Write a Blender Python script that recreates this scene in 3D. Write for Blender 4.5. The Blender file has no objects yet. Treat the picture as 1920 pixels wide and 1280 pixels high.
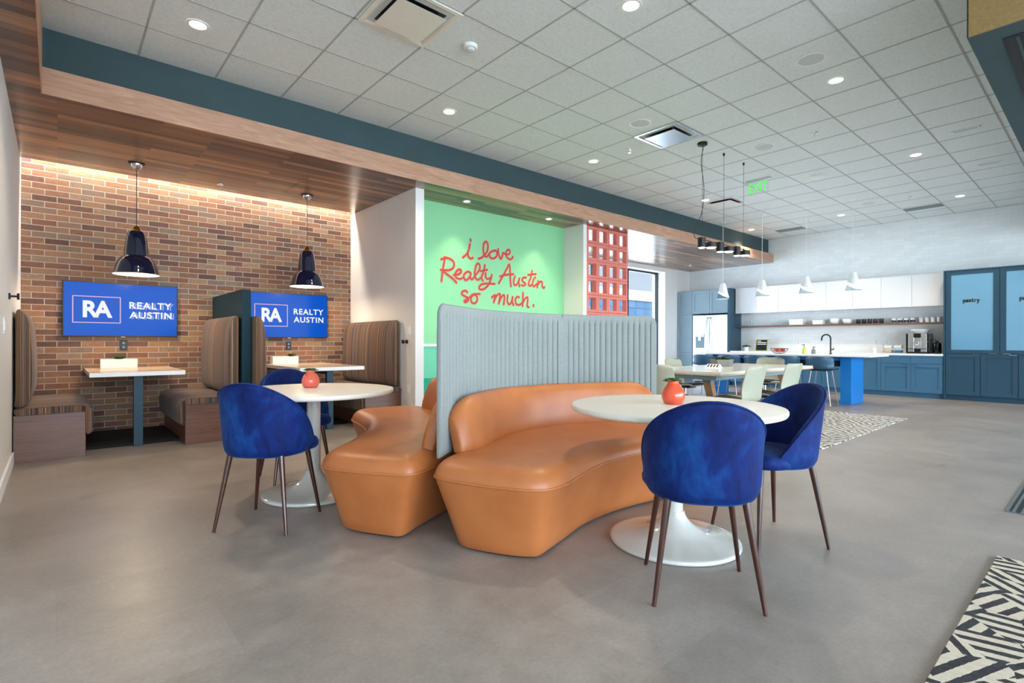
import bpy, math, random
from mathutils import Vector, Matrix
random.seed(7)
SC = bpy.context.scene
COL = SC.collection
PI = math.pi

def lin(c):
    c /= 255.0
    return c / 12.92 if c <= .04045 else ((c + .055) / 1.055) ** 2.4
def rgb(r, g, b):
    return (lin(r), lin(g), lin(b), 1)

# ---------------------------------------------------------------- mesh builder
class MB:
    def __init__(s):
        s.v = []; s.f = []
    def add(s, vs, fs):
        n = len(s.v); s.v += [tuple(v) for v in vs]; s.f += [tuple(i + n for i in f) for f in fs]; return s
    def box(s, x0, y0, z0, x1, y1, z1):
        if x0 > x1: x0, x1 = x1, x0
        if y0 > y1: y0, y1 = y1, y0
        if z0 > z1: z0, z1 = z1, z0
        return s.add([(x0,y0,z0),(x1,y0,z0),(x1,y1,z0),(x0,y1,z0),(x0,y0,z1),(x1,y0,z1),(x1,y1,z1),(x0,y1,z1)],
                     [(0,3,2,1),(4,5,6,7),(0,1,5,4),(1,2,6,5),(2,3,7,6),(3,0,4,7)])
    def loft(s, loops, close=True, cap0=True, cap1=True):
        n = len(loops[0]); vs = [p for l in loops for p in l]; fs = []
        for i in range(len(loops) - 1):
            for j in range(n if close else n - 1):
                k = (j + 1) % n
                fs.append((i*n + j, i*n + k, (i+1)*n + k, (i+1)*n + j))
        if cap0: fs.append(tuple(reversed(range(n))))
        if cap1: fs.append(tuple((len(loops) - 1)*n + j for j in range(n)))
        return s.add(vs, fs)
    def lathe(s, prof, n=32, c=(0,0,0), cap0=True, cap1=True, sx=1, sy=1):
        loops = [[(c[0] + r*sx*math.cos(2*PI*k/n), c[1] + r*sy*math.sin(2*PI*k/n), c[2] + z) for k in range(n)] for r, z in prof]
        return s.loft(loops, True, cap0, cap1)
    def cone(s, p0, p1, r0, r1, n=16):
        p0 = Vector(p0); p1 = Vector(p1); d = (p1 - p0).normalized()
        a = d.orthogonal().normalized(); b = d.cross(a)
        L = [[p + r*(math.cos(2*PI*k/n)*a + math.sin(2*PI*k/n)*b) for k in range(n)] for p, r in ((p0, r0), (p1, r1))]
        return s.loft(L)
    def tube(s, pts, r, n=8, closed=False):
        pts = [Vector(p) for p in pts]; m = len(pts); loops = []; a = None
        for i, p in enumerate(pts):
            q0 = pts[i-1] if i > 0 else (pts[-1] if closed else p); q1 = pts[(i+1) % m] if (i < m-1 or closed) else p
            d = (q1 - q0).normalized()
            if a is None: a = d.orthogonal().normalized()
            else:
                a = a - d*a.dot(d)
                a = a.normalized() if a.length > 1e-6 else d.orthogonal().normalized()
            b = d.cross(a); rr = r[i] if isinstance(r, (list, tuple)) else r
            loops.append([p + rr*(math.cos(2*PI*k/n)*a + math.sin(2*PI*k/n)*b) for k in range(n)])
        if closed: loops.append(loops[0])
        return s.loft(loops, True, not closed, not closed)
    def xf(s, M):
        s.v = [tuple(M @ Vector(v)) for v in s.v]; return s

def cat_rom(pts, per=8, closed=False):
    P = [Vector(p) for p in pts]; n = len(P); out = []
    for i in range(n if closed else n - 1):
        p0 = P[(i-1) % n] if (closed or i > 0) else P[0]*2 - P[1]
        p1 = P[i]; p2 = P[(i+1) % n]
        p3 = P[(i+2) % n] if (closed or i + 2 < n) else P[-1]*2 - P[-2]
        for k in range(per):
            t = k / per
            out.append(.5*((2*p1) + (p2 - p0)*t + (2*p0 - 5*p1 + 4*p2 - p3)*t*t + (3*p1 - p0 - 3*p2 + p3)*t**3))
    if not closed: out.append(P[-1])
    return out

def mesh_obj(name, mb, mat, parent=None, smooth=35, bevel=0, sub=0, seg=2, recalc=True):
    me = bpy.data.meshes.new(name); me.from_pydata([tuple(v) for v in mb.v], [], mb.f)
    if recalc:
        import bmesh
        bm = bmesh.new(); bm.from_mesh(me); bmesh.ops.recalc_face_normals(bm, faces=bm.faces); bm.to_mesh(me); bm.free()
    me.validate()
    if mat: me.materials.append(mat)
    if smooth:
        me.polygons.foreach_set('use_smooth', [True]*len(me.polygons)); me.set_sharp_from_angle(angle=math.radians(smooth))
    o = bpy.data.objects.new(name, me); COL.objects.link(o)
    if parent: o.parent = parent
    if bevel:
        b = o.modifiers.new('bevel', 'BEVEL'); b.width = bevel; b.segments = seg; b.limit_method = 'ANGLE'; b.angle_limit = math.radians(40)
        if not smooth: me.polygons.foreach_set('use_smooth', [True]*len(me.polygons))
        b.harden_normals = True
    if sub:
        m = o.modifiers.new('sub', 'SUBSURF'); m.levels = sub; m.render_levels = sub
    return o
def tag(o, label, cat, group=None):
    o['label'] = label; o['category'] = cat
    if group: o['group'] = group
    return o
def thing(name, label, cat, loc=(0,0,0), rz=0, group=None):
    o = bpy.data.objects.new(name, None); COL.objects.link(o)
    o.empty_display_size = .1; o.location = loc; o.rotation_euler = (0, 0, rz)
    return tag(o, label, cat, group)
def solo(name, mb, mat, label, cat, loc=(0,0,0), rz=0, group=None, **k):
    o = mesh_obj(name, mb, mat, **k); o.location = loc; o.rotation_euler = (0, 0, rz)
    return tag(o, label, cat, group)
def part(name, mb, mat, parent, label=None, **k):
    o = mesh_obj(name, mb, mat, parent, **k)
    if label: o['label'] = label
    return o
def struct(name, mb, mat, parent=None, **k):
    o = mesh_obj(name, mb, mat, parent, **k)
    if not parent: o['kind'] = 'structure'
    return o
def dup(root, loc, rz=0, label=None, group=None):
    def rec(o, par):
        c = o.copy(); COL.objects.link(c); c.parent = par
        for ch in list(o.children): rec(ch, c)
        return c
    r = rec(root, None); r.location = loc; r.rotation_euler = (0, 0, rz)
    if label: r['label'] = label
    if group: r['group'] = group
    return r
def lamp(kind, name, loc, energy, color, parent=None, rot=(0,0,0), **k):
    l = bpy.data.lights.new(name, kind); l.energy = energy; l.color = color
    for a, b in k.items(): setattr(l, a, b)
    o = bpy.data.objects.new(name, l); COL.objects.link(o); o.location = loc; o.rotation_euler = rot
    if parent: o.parent = parent
    return o
def text_mb(body, org, xd, yd, w, h, thick=0.0, offset=0.0, spacing=1.0):
    cu = bpy.data.curves.new('lettering', 'FONT'); cu.body = body; cu.offset = offset; cu.space_character = spacing; cu.resolution_u = 4
    ob = bpy.data.objects.new('lettering', cu); COL.objects.link(ob)
    bpy.context.view_layer.update()
    dg = bpy.context.evaluated_depsgraph_get(); me = bpy.data.meshes.new_from_object(ob.evaluated_get(dg))
    vs = [v.co.copy() for v in me.vertices]; fs = [tuple(p.vertices) for p in me.polygons]
    bpy.data.objects.remove(ob); bpy.data.curves.remove(cu); bpy.data.meshes.remove(me)
    x0 = min(v.x for v in vs); x1 = max(v.x for v in vs); y0 = min(v.y for v in vs); y1 = max(v.y for v in vs)
    org = Vector(org); xd = Vector(xd); yd = Vector(yd)
    mb = MB(); mb.add([org + xd*((v.x - x0)/(x1 - x0)*w) + yd*((v.y - y0)/(y1 - y0)*h) for v in vs], fs)
    return mb

# ---------------------------------------------------------------- materials
class NT:
    def __init__(s, name):
        s.m = bpy.data.materials.new(name); s.m.use_nodes = True; s.t = s.m.node_tree; s.t.nodes.clear()
        s.out = s.n('ShaderNodeOutputMaterial'); s.b = s.n('ShaderNodeBsdfPrincipled'); s.l(s.b.outputs[0], s.out.inputs[0])
    def n(s, ty, **k):
        x = s.t.nodes.new(ty)
        for a, b in k.items(): setattr(x, a, b)
        return x
    def l(s, a, b): s.t.links.new(a, b)
    def val(s, sock, v):
        if hasattr(v, 'is_output'): s.l(v, sock)
        else: sock.default_value = v
    def co(s, kind='Object'): return s.n('ShaderNodeTexCoord').outputs[kind]
    def math(s, op, a, b=0.0, c=0.0):
        x = s.n('ShaderNodeMath', operation=op)
        for i, v in enumerate((a, b, c)):
            if i < len(x.inputs): s.val(x.inputs[i], v)
        return x.outputs[0]
    def sep(s, v):
        x = s.n('ShaderNodeSeparateXYZ'); s.l(v, x.inputs[0]); return x.outputs
    def comb(s, x=0.0, y=0.0, z=0.0):
        c = s.n('ShaderNodeCombineXYZ')
        for i, v in enumerate((x, y, z)): s.val(c.inputs[i], v)
        return c.outputs[0]
    def mapping(s, v, sc=(1,1,1), loc=(0,0,0), rot=(0,0,0)):
        m = s.n('ShaderNodeMapping'); s.l(v, m.inputs[0]); m.inputs['Scale'].default_value = sc
        m.inputs['Location'].default_value = loc; m.inputs['Rotation'].default_value = rot; return m.outputs[0]
    def noise(s, v, scale=5, detail=3, rough=.5, dist=0):
        x = s.n('ShaderNodeTexNoise'); s.l(v, x.inputs['Vector']); x.inputs['Scale'].default_value = scale
        x.inputs['Detail'].default_value = detail; x.inputs['Roughness'].default_value = rough; x.inputs['Distortion'].default_value = dist
        return x.outputs['Fac']
    def ramp(s, f, stops, interp='LINEAR'):
        r = s.n('ShaderNodeValToRGB'); r.color_ramp.interpolation = interp; e = r.color_ramp.elements
        while len(e) < len(stops): e.new(.5)
        for i, (p, c) in enumerate(stops): e[i].position = p; e[i].color = c
        s.l(f, r.inputs[0]); return r.outputs[0]
    def mix(s, f, a, b, mode='MIX'):
        x = s.n('ShaderNodeMix', data_type='RGBA', blend_type=mode)
        s.val(x.inputs[0], f); s.val(x.inputs[6], a); s.val(x.inputs[7], b); return x.outputs[2]
    def bump(s, h, strength=.2, dist=.01):
        x = s.n('ShaderNodeBump'); s.l(h, x.inputs['Height']); x.inputs['Strength'].default_value = strength; x.inputs['Distance'].default_value = dist
        s.l(x.outputs[0], s.b.inputs['Normal']); return x
    def set(s, **k):
        nm = dict(col='Base Color', rough='Roughness', metal='Metallic', coat='Coat Weight', coatr='Coat Roughness', sheen='Sheen Weight', sheenr='Sheen Roughness',
                  sheent='Sheen Tint', trans='Transmission Weight', ior='IOR', spec='Specular IOR Level', emit='Emission Color', es='Emission Strength', alpha='Alpha')
        for a, v in k.items(): s.val(s.b.inputs[nm[a]], v)
        return s

def scale_c(c, k): return (min(1, c[0]*k), min(1, c[1]*k), min(1, c[2]*k), 1)
def plain(name, c, rough=.5, var=.06, scale=12, bump=0, bscale=60, **k):
    t = NT(name); co = t.co()
    f = t.noise(co, scale, 3)
    t.set(col=t.ramp(f, [(.3, scale_c(c, 1 - var)), (.7, scale_c(c, 1 + var))]), rough=rough, **k)
    if bump: t.bump(t.noise(co, bscale, 3), bump, .004)
    return t.m
def glow(name, c, s):
    t = NT(name); t.set(col=scale_c(c, .04), emit=c, es=s, rough=.15, spec=.06); return t.m
def glass(name, c=(1,1,1,1), rough=.0, ior=1.45):
    t = NT(name); t.set(col=c, rough=rough, trans=1.0, ior=ior); return t.m
def clear(name, c=(1,1,1,1), amt=.1):
    # thin clear sheet: mostly transparent with a mirror-like reflection
    t = NT(name); tr = t.n('ShaderNodeBsdfTransparent'); tr.inputs[0].default_value = c
    gl = t.n('ShaderNodeBsdfGlossy'); gl.inputs['Roughness'].default_value = .02
    fr = t.n('ShaderNodeFresnel'); fr.inputs[0].default_value = 1.45
    mx = t.n('ShaderNodeMixShader'); t.l(t.math('MULTIPLY', t.math('MULTIPLY', fr.outputs[0], amt*10), t.math('SUBTRACT', 1.0, t.n('ShaderNodeNewGeometry').outputs['Backfacing'])), mx.inputs[0]); t.l(tr.outputs[0], mx.inputs[1]); t.l(gl.outputs[0], mx.inputs[2])
    t.l(mx.outputs[0], t.out.inputs[0]); return t.m

def m_floor():
    t = NT('stone_look_floor'); co = t.co()
    br = t.n('ShaderNodeTexBrick'); t.l(co, br.inputs['Vector'])
    for k, v in dict(Scale=1, **{'Mortar Size': .0012, 'Mortar Smooth': .3, 'Brick Width': 1.0, 'Row Height': .5, 'Bias': 0}).items(): br.inputs[k].default_value = v
    br.inputs['Color1'].default_value = (.42,.42,.42,1); br.inputs['Color2'].default_value = (.58,.58,.58,1); br.inputs['Mortar'].default_value = (.36,.36,.36,1)
    n1 = t.noise(co, 1.3, 6, .6, .4); n2 = t.noise(co, 9, 5, .65); n3 = t.noise(co, 60, 3)
    f = t.math('ADD', t.math('MULTIPLY', n1, .5), t.math('ADD', t.math('MULTIPLY', n2, .3), t.math('MULTIPLY', n3, .2)))
    base = t.ramp(f, [(.3, rgb(119,110,103)), (.5, rgb(144,135,127)), (.7, rgb(166,157,148))])
    g = t.mix(.35, (.5,.5,.5,1), br.outputs['Color'])
    col = t.mix(1, base, t.mix(1, g, (2,2,2,1), 'MULTIPLY'), 'MULTIPLY')
    t.set(col=col, rough=t.ramp(n2, [(.3, (.30,)*3 + (1,)), (.7, (.44,)*3 + (1,))]), spec=.5)
    t.bump(t.math('SUBTRACT', t.math('MULTIPLY', n3, .15), t.math('MULTIPLY', br.outputs['Fac'], .5)), .15, .003)
    return t.m
def m_brick():
    t = NT('reclaimed_brick'); co = t.co(); x, y, z = t.sep(co)
    v = t.comb(x, z, 0.0)
    def bricktex():
        br = t.n('ShaderNodeTexBrick'); t.l(v, br.inputs['Vector'])
        for k, q in dict(Scale=1, **{'Mortar Size': .0048, 'Mortar Smooth': .25, 'Brick Width': .2133, 'Row Height': .0677, 'Bias': 0}).items(): br.inputs[k].default_value = q
        br.inputs['Color1'].default_value = (0,0,0,1); br.inputs['Color2'].default_value = (1,1,1,1); br.inputs['Mortar'].default_value = (.5,.5,.5,1); return br
    br = bricktex()
    n = t.noise(t.comb(x, t.math('MULTIPLY', z, 2.2), 0.0), 11, 5, .65, 1.6); n2 = t.noise(co, 55, 4, .7)
    f = t.math('ADD', t.math('MULTIPLY', br.outputs['Color'], .70), t.math('MULTIPLY', n, .34))
    f = t.math('ADD', f, t.math('MULTIPLY', t.math('SUBTRACT', n2, .5), .22))
    c = t.ramp(f, [(.05, rgb(60,44,46)), (.15, rgb(92,62,54)), (.26, rgb(116,78,64)), (.36, rgb(138,92,70)), (.46, rgb(152,104,76)), (.56, rgb(168,124,90)), (.66, rgb(152,114,90)), (.76, rgb(130,112,98)), (.86, rgb(176,138,102)), (.97, rgb(190,154,118))])
    c = t.mix(t.math('MULTIPLY', n2, .35), c, t.mix(1, c, (.55,.5,.5,1), 'MULTIPLY'))
    c = t.mix(.14, c, rgb(112,104,96))
    t.set(col=t.mix(br.outputs['Fac'], c, rgb(180,168,152)), rough=.85)
    t.bump(t.math('SUBTRACT', t.math('MULTIPLY', n2, .25), br.outputs['Fac']), .6, .008); return t.m
def m_planks(name, cols, w=.085, ln=1.15, rough=.3, axis='X', coat=.3):
    t = NT(name); co = t.co(); x, y, z = t.sep(co)
    v = t.comb(x, y, 0.0) if axis == 'X' else t.comb(y, x, 0.0)
    br = t.n('ShaderNodeTexBrick'); t.l(v, br.inputs['Vector']); br.offset = .37; br.offset_frequency = 2
    for k, q in dict(Scale=1, **{'Mortar Size': .0008, 'Mortar Smooth': .1, 'Brick Width': ln, 'Row Height': w, 'Bias': 0}).items(): br.inputs[k].default_value = q
    br.inputs['Color1'].default_value = (0,0,0,1); br.inputs['Color2'].default_value = (1,1,1,1); br.inputs['Mortar'].default_value = (.3,.3,.3,1)
    gr = t.noise(t.mapping(v, (1.5, 34, 1)), 1, 5, .6, .6)
    f = t.math('ADD', t.math('MULTIPLY', br.outputs['Color'], .72), t.math('MULTIPLY', gr, .36))
    t.set(col=t.ramp(f, [(.12 + .8*i/(len(cols)-1), c) for i, c in enumerate(cols)]), rough=rough, coat=coat, coatr=.15)
    t.bump(t.math('SUBTRACT', t.math('MULTIPLY', gr, .2), br.outputs['Fac']), .12, .002); return t.m
def m_wood(name, c0, c1, sc=(2, 30, 30), rough=.45, coat=0.0, knots=0.0):
    t = NT(name); co = t.co(); v = t.mapping(co, sc)
    g = t.noise(v, 1, 6, .62, 1.1 + knots); g2 = t.noise(t.mapping(co, tuple(a*4 for a in sc)), 1, 3)
    f = t.math('ADD', t.math('MULTIPLY', g, .8), t.math('MULTIPLY', g2, .2))
    t.set(col=t.ramp(f, [(.33, c0), (.67, c1)]), rough=rough, coat=coat); t.bump(f, .06, .002); return t.m
def m_stripes(name, dark=1.0):
    t = NT(name); co = t.co(); x, y, z = t.sep(co)
    ny = t.math('GREATER_THAN', t.math('ABSOLUTE', t.sep(t.n('ShaderNodeNewGeometry').outputs['True Normal'])[1]), .6)
    y = t.math('ADD', t.math('MULTIPLY', y, t.math('SUBTRACT', 1.0, ny)), t.math('MULTIPLY', x, ny))
    y2 = t.math('ADD', y, t.math('MULTIPLY', t.math('SUBTRACT', t.noise(t.comb(x, t.math('MULTIPLY', y, 6.0), z), 5, 2), .5), .012))
    def wn(k):
        q = t.n('ShaderNodeTexWhiteNoise', noise_dimensions='1D'); t.l(t.math('FLOOR', t.math('MULTIPLY', y2, k)), q.inputs['W']); return q.outputs['Value']
    b = t.noise(t.comb(y2, 3.0, 0.0), 26, 2, .6)
    f = t.math('ADD', t.math('ADD', t.math('MULTIPLY', wn(96.0), .50), t.math('MULTIPLY', wn(173.0), .30)), t.math('MULTIPLY', b, .20))
    c = t.ramp(f, [(.08, rgb(34,30,34)), (.24, rgb(72,52,44)), (.34, rgb(52,66,74)), (.44, rgb(142,90,58)), (.52, rgb(78,72,48)), (.60, rgb(166,112,72)), (.70, rgb(84,98,104)), (.82, rgb(176,142,110)), (.94, rgb(150,152,148))])
    t.set(col=t.mix(1, c, (.72,.72,.72,1), 'MULTIPLY'), rough=.85, sheen=.1); t.bump(t.noise(t.mapping(co, (90, 400, 90)), 1, 2), .15, .002); return t.m
def m_velvet():
    t = NT('blue_velvet'); co = t.co()
    n = t.noise(t.mapping(co, (1, 1, .7)), 4.6, 3, .55, 1.0); n2 = t.noise(t.mapping(co, (1, 1, .45), rot=(0, .6, 0)), 15, 4, .65, 1.4)
    f = t.math('ADD', t.math('MULTIPLY', n, .7), t.math('MULTIPLY', n2, .3))
    t.set(col=t.ramp(f, [(.34, (.0006,.004,.045,1)), (.52, (.0012,.013,.110,1)), (.70, (.004,.055,.22,1))]), rough=.7, sheen=.22, sheenr=.4, sheent=(.08,.34,.8,1), spec=.2)
    t.bump(n2, .12, .01); return t.m
def m_leather():
    t = NT('tan_leather'); co = t.co()
    n = t.noise(co, 5, 3); v = t.n('ShaderNodeTexVoronoi'); t.l(co, v.inputs['Vector']); v.inputs['Scale'].default_value = 320
    t.set(col=t.ramp(n, [(.3, rgb(168,97,49)), (.7, rgb(182,110,59))]), rough=.42, spec=.5, coat=.08, coatr=.3)
    t.bump(v.outputs['Distance'], .10, .0015); return t.m
def m_felt():
    t = NT('grey_wool_felt'); co = t.co(); n = t.noise(co, 90, 4, .7); n2 = t.noise(co, 3, 2)
    f = t.math('ADD', t.math('MULTIPLY', n, .7), t.math('MULTIPLY', n2, .3))
    t.set(col=t.ramp(f, [(.3, rgb(124,133,130)), (.7, rgb(145,153,149))]), rough=.95, sheen=.25); t.bump(n, .25, .003); return t.m
def m_rug(name, light, dark, cell=.33, freq=19):
    t = NT(name); co = t.co(); x, y, z = t.sep(co)
    v = t.n('ShaderNodeTexVoronoi'); t.l(t.mapping(co, (1, 1, 0)), v.inputs['Vector']); v.inputs['Scale'].default_value = 1/cell; v.voronoi_dimensions = '2D'
    r = t.sep(v.outputs['Color'])
    ang = t.math('ADD', t.math('MULTIPLY', t.math('ROUND', t.math('MULTIPLY', r[0], 3.0)), 1.05), t.math('MULTIPLY', r[1], .35))
    u = t.math('ADD', t.math('MULTIPLY', x, t.math('COSINE', ang)), t.math('MULTIPLY', y, t.math('SINE', ang)))
    w = t.math('SINE', t.math('ADD', t.math('MULTIPLY', u, freq*2.0), t.math('MULTIPLY', r[2], 6.0)))
    n = t.noise(co, 46, 3, .7); wig = t.math('MULTIPLY', t.math('SUBTRACT', n, .5), .9)
    m1 = t.math('GREATER_THAN', t.math('ADD', w, wig), .12)
    fib = t.noise(t.mapping(co, (140, 40, 40)), 1, 2)
    lc = t.ramp(fib, [(.3, scale_c(light, .72)), (.7, scale_c(light, .92))]); dc = t.ramp(n, [(.35, dark), (.75, scale_c(dark, 3.2))])
    t.set(col=t.mix(m1, lc, dc), rough=.95); t.bump(t.math('ADD', t.math('MULTIPLY', fib, .5), t.math('MULTIPLY', m1, -.4)), .4, .006); return t.m
def m_subway():
    t = NT('white_subway_tile'); co = t.co(); x, y, z = t.sep(co)
    br = t.n('ShaderNodeTexBrick'); t.l(t.comb(y, z, 0.0), br.inputs['Vector'])
    for k, q in dict(Scale=1, **{'Mortar Size': .0022, 'Mortar Smooth': .4, 'Brick Width': .2032, 'Row Height': .0762, 'Bias': 0}).items(): br.inputs[k].default_value = q
    br.inputs['Color1'].default_value = rgb(232,236,236); br.inputs['Color2'].default_value = rgb(240,243,242); br.inputs['Mortar'].default_value = rgb(220,224,224)
    t.set(col=br.outputs['Color'], rough=.16, spec=.5)
    t.bump(t.math('ADD', t.math('MULTIPLY', br.outputs['Fac'], -1.0), t.math('MULTIPLY', t.noise(co, 14, 1), .5)), .35, .003); return t.m
def m_tile():
    t = NT('mineral_ceiling_tile'); co = t.co(); n = t.noise(co, 140, 4, .75); n2 = t.noise(co, 42, 3, .7)
    f = t.math('ADD', t.math('MULTIPLY', n, .6), t.math('MULTIPLY', n2, .4))
    t.set(col=t.ramp(f, [(.34, rgb(204,209,208)), (.5, rgb(230,235,234)), (.68, rgb(236,239,237))]), rough=.95, spec=.1); t.bump(f, .5, .006); return t.m
def m_facade():
    t = NT('blue_curtain_wall'); co = t.co(); x, y, z = t.sep(co)
    br = t.n('ShaderNodeTexBrick'); t.l(t.comb(x, z, 0.0), br.inputs['Vector']); br.offset = 0
    for k, q in dict(Scale=1, **{'Mortar Size': .10, 'Mortar Smooth': .1, 'Brick Width': 2.4, 'Row Height': 3.2, 'Bias': 0}).items(): br.inputs[k].default_value = q
    br.inputs['Color1'].default_value = rgb(30,46,60); br.inputs['Color2'].default_value = rgb(40,58,74); br.inputs['Mortar'].default_value = rgb(24,38,52)
    t.set(col=br.outputs['Color'], rough=.6, spec=.1); return t.m

M = {}
M['floor'] = m_floor(); M['brick'] = m_brick(); M['subway'] = m_subway(); M['tile'] = m_tile()
M['soffit'] = m_planks('walnut_planks', [rgb(44,25,15), rgb(74,44,26), rgb(102,63,38), rgb(132,87,55), rgb(182,130,88)])
M['fascia'] = m_wood('light_walnut_veneer', rgb(166,124,99), rgb(200,158,130), (1.6, 9, 16), .5, knots=1.2)
M['fascia_y'] = m_wood('light_walnut_veneer_return', rgb(166,124,99), rgb(200,158,130), (9, 1.6, 16), .5, knots=1.2)
M['laminate'] = m_wood('brown_wood_laminate', rgb(94,61,47), rgb(124,86,69), (2, 2, 46), .38)
M['walnut'] = m_wood('dark_walnut_legs', rgb(38,16,9), rgb(76,35,19), (30, 30, 5), .28, coat=.3)
M['oak'] = m_wood('pale_oak', rgb(196,164,124), rgb(216,186,146), (3, 26, 26), .5)
M['oak_brown'] = m_wood('brown_oak', rgb(148,108,78), rgb(176,134,98), (14, 14, 3), .5)
M['shelf'] = m_wood('walnut_shelf', rgb(102,72,56), rgb(134,98,78), (20, 2, 20), .5)
M['paint'] = plain('white_wall_paint', rgb(228,226,222), .7, .012, 3, .04, 240)
M['paint_trim'] = plain('white_trim_paint', rgb(238,239,238), .45, .01)
M['teal'] = plain('dark_teal_paint', rgb(54,76,80), .75, .05, 4, .05, 200)
M['booth_teal'] = plain('booth_teal_lacquer', rgb(12,44,54), .6, .05, 5, spec=.2)
M['post_teal'] = plain('teal_powder_coat', rgb(16,60,78), .5, .04)
M['tan'] = plain('tan_fabric_panel', rgb(150,124,80), .9, .1, 60, .2, 120)
M['green'] = plain('mint_green_paint', rgb(138,206,152), .7, .015, 2)
M['green_mid'] = plain('sea_green_paint', rgb(110,202,166), .7, .02, 2)
M['green_dark'] = plain('emerald_paint', rgb(14,164,132), .7, .02, 2)
M['coral'] = plain('coral_breeze_block', rgb(214,124,110), .8, .05, 20, .15, 120)
M['script'] = plain('red_sign_paint', rgb(182,60,56), .6, .08, 20)
M['halo'] = plain('pink_paint_overspray', rgb(206,170,130), .7, .06, 20)
M['stripe'] = m_stripes('striped_booth_fabric')
M['velvet'] = m_velvet(); M['leather'] = m_leather(); M['felt'] = m_felt()
M['piping'] = plain('grey_piping', rgb(122,124,124), .8, .05)
M['white_top'] = plain('white_laminate_top', rgb(232,226,214), .35, .02, 8)
M['booth_top'] = m_wood('pale_laminate_top', rgb(196,168,140), rgb(212,186,158), (3, 20, 20), .22)
M['dining_top'] = plain('white_dining_top', rgb(214,214,208), .14, .015, 6)
M['white_gloss'] = plain('white_gloss_metal', rgb(198,197,190), .16, .01, 3, coat=.5, coatr=.05)
M['white_lacq'] = plain('white_gloss_lacquer', rgb(238,241,243), .07, .006, 3, coat=.6, coatr=.03)
M['quartz'] = plain('white_quartz', rgb(240,242,244), .25, .02, 14)
M['white_plastic'] = plain('white_plastic', rgb(236,236,234), .4, .01)
M['sage'] = plain('sage_plastic', rgb(168,170,150), .5, .02, 6)
M['black'] = plain('black_metal', rgb(20,21,23), .45, .1)
M['black_gloss'] = plain('black_gloss', rgb(14,15,18), .12, .05)
M['pad'] = plain('black_seat_pad', rgb(32,33,36), .8, .1, 40)
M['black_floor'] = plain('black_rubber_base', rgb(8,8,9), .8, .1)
M['cab'] = plain('blue_cabinet_lacquer', rgb(62,106,134), .42, .02, 4)
M['cab_dark'] = plain('dark_blue_cabinet_lacquer', rgb(36,72,92), .42, .02, 4)
M['cab_window_lit'] = plain('window_lit_blue_lacquer', rgb(140,164,176), .42, .02, 4)  # blue cabinet lacquer made paler, window light painted into the colour
M['island_blue'] = plain('bright_blue_lacquer', rgb(10,116,190), .4, .02, 4)
M['stool'] = plain('slate_blue_plastic', rgb(44,84,112), .42, .03, 6)
M['frost'] = plain('pale_blue_back_painted_glass', rgb(112,164,194), .08, .02, 2, coat=.5)
M['chrome'] = plain('chrome', rgb(214,216,218), .12, .01, 3, metal=1.0)
M['steel'] = plain('brushed_stainless', rgb(214,217,220), .24, .03, 4, metal=1.0)
M['bronze'] = plain('rose_steel_wire', rgb(176,160,158), .3, .03, 4, metal=1.0)
M['brass'] = plain('brass', rgb(196,156,64), .25, .03, 4, metal=1.0)
M['navy'] = plain('navy_gloss_enamel', rgb(6,20,50), .06, .02, 3, coat=1.0, coatr=.02)
M['shade_in'] = plain('cream_enamel', rgb(244,232,206), .4, .01)
M['grey_apron'] = plain('grey_blue_steel', rgb(128,148,156), .45, .03)
M['terracotta'] = plain('coral_red_glaze', rgb(226,84,52), .12, .05, 30, coat=.5)
M['coral_glaze'] = plain('coral_pink_glaze', rgb(228,104,84), .16, .04, 30, coat=.4)
M['leaf'] = plain('succulent_green', rgb(58,98,44), .5, .35, 30)
M['leaf_dark'] = plain('dark_succulent_green', rgb(40,66,40), .5, .35, 30)
M['soil'] = plain('potting_soil', rgb(46,34,26), .95, .2, 60)
M['ceramic'] = plain('white_ceramic', rgb(236,232,224), .3, .01)
M['ceramic_cool'] = plain('white_porcelain', rgb(234,238,240), .2, .01)
M['concrete'] = plain('grey_concrete_pot', rgb(126,124,118), .85, .12, 24, .2, 90)
M['lamp_disc'] = glow('warm_led_disc', (1.0,.86,.68,1), 8)
M['lamp_soft'] = glow('warm_led_diffuser', (1.0,.92,.78,1), 2.2)
M['bulb'] = glow('warm_bulb', (1.0,.86,.62,1), 6)
M['exit'] = glow('green_exit_letters', (.10,.86,.14,1), .62)
M['cone_clear'] = clear('pale_clear_shade', (.74,.78,.80,1), .03)
M['clear'] = clear('clear_acrylic', (.96,.98,.98,1), .08)
M['window_glass'] = clear('window_glazing', (.97,.985,1,1), .08)
M['tumbler'] = clear('clear_drinking_glass', (.94,.965,.97,1), .12)
M['screen'] = glow('blue_screen', (.004,.12,.74,1), .36)
M['screen_white'] = glow('white_screen_lettering', (.92,.95,1,1), .44)
M['screen_ghost'] = glow('faded_screen_lettering', (.33,.46,.86,1), .38)
M['screen_pink'] = glow('pink_screen_outline', (.86,.55,.80,1), .38)
M['bar'] = plain('grey_ceiling_bar', rgb(176,180,179), .6, .03)
M['speaker'] = plain('grey_speaker_mesh', rgb(204,208,206), .8, .10, 300)
M['grille'] = plain('grey_return_grille', rgb(128,142,142), .8, .1, 120)
M['rug_near'] = m_rug('cream_black_rug', rgb(214,202,180), (.012,.012,.014,1), .17, 50)
M['rug_far'] = m_rug('cream_grey_rug', rgb(226,222,212), (.05,.052,.055,1), .15, 44)
M['mat'] = plain('grey_entrance_mat', rgb(92,106,110), .9, .08, 30)
M['mat_dark'] = plain('dark_mat_strip', rgb(18,22,26), .8, .1)
M['facade'] = m_facade(); M['parapet'] = plain('pale_stone_parapet', rgb(100,102,100), .8, .05, 2)
M['yard'] = plain('pale_paving', rgb(196,194,188), .9, .06, .4)
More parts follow.
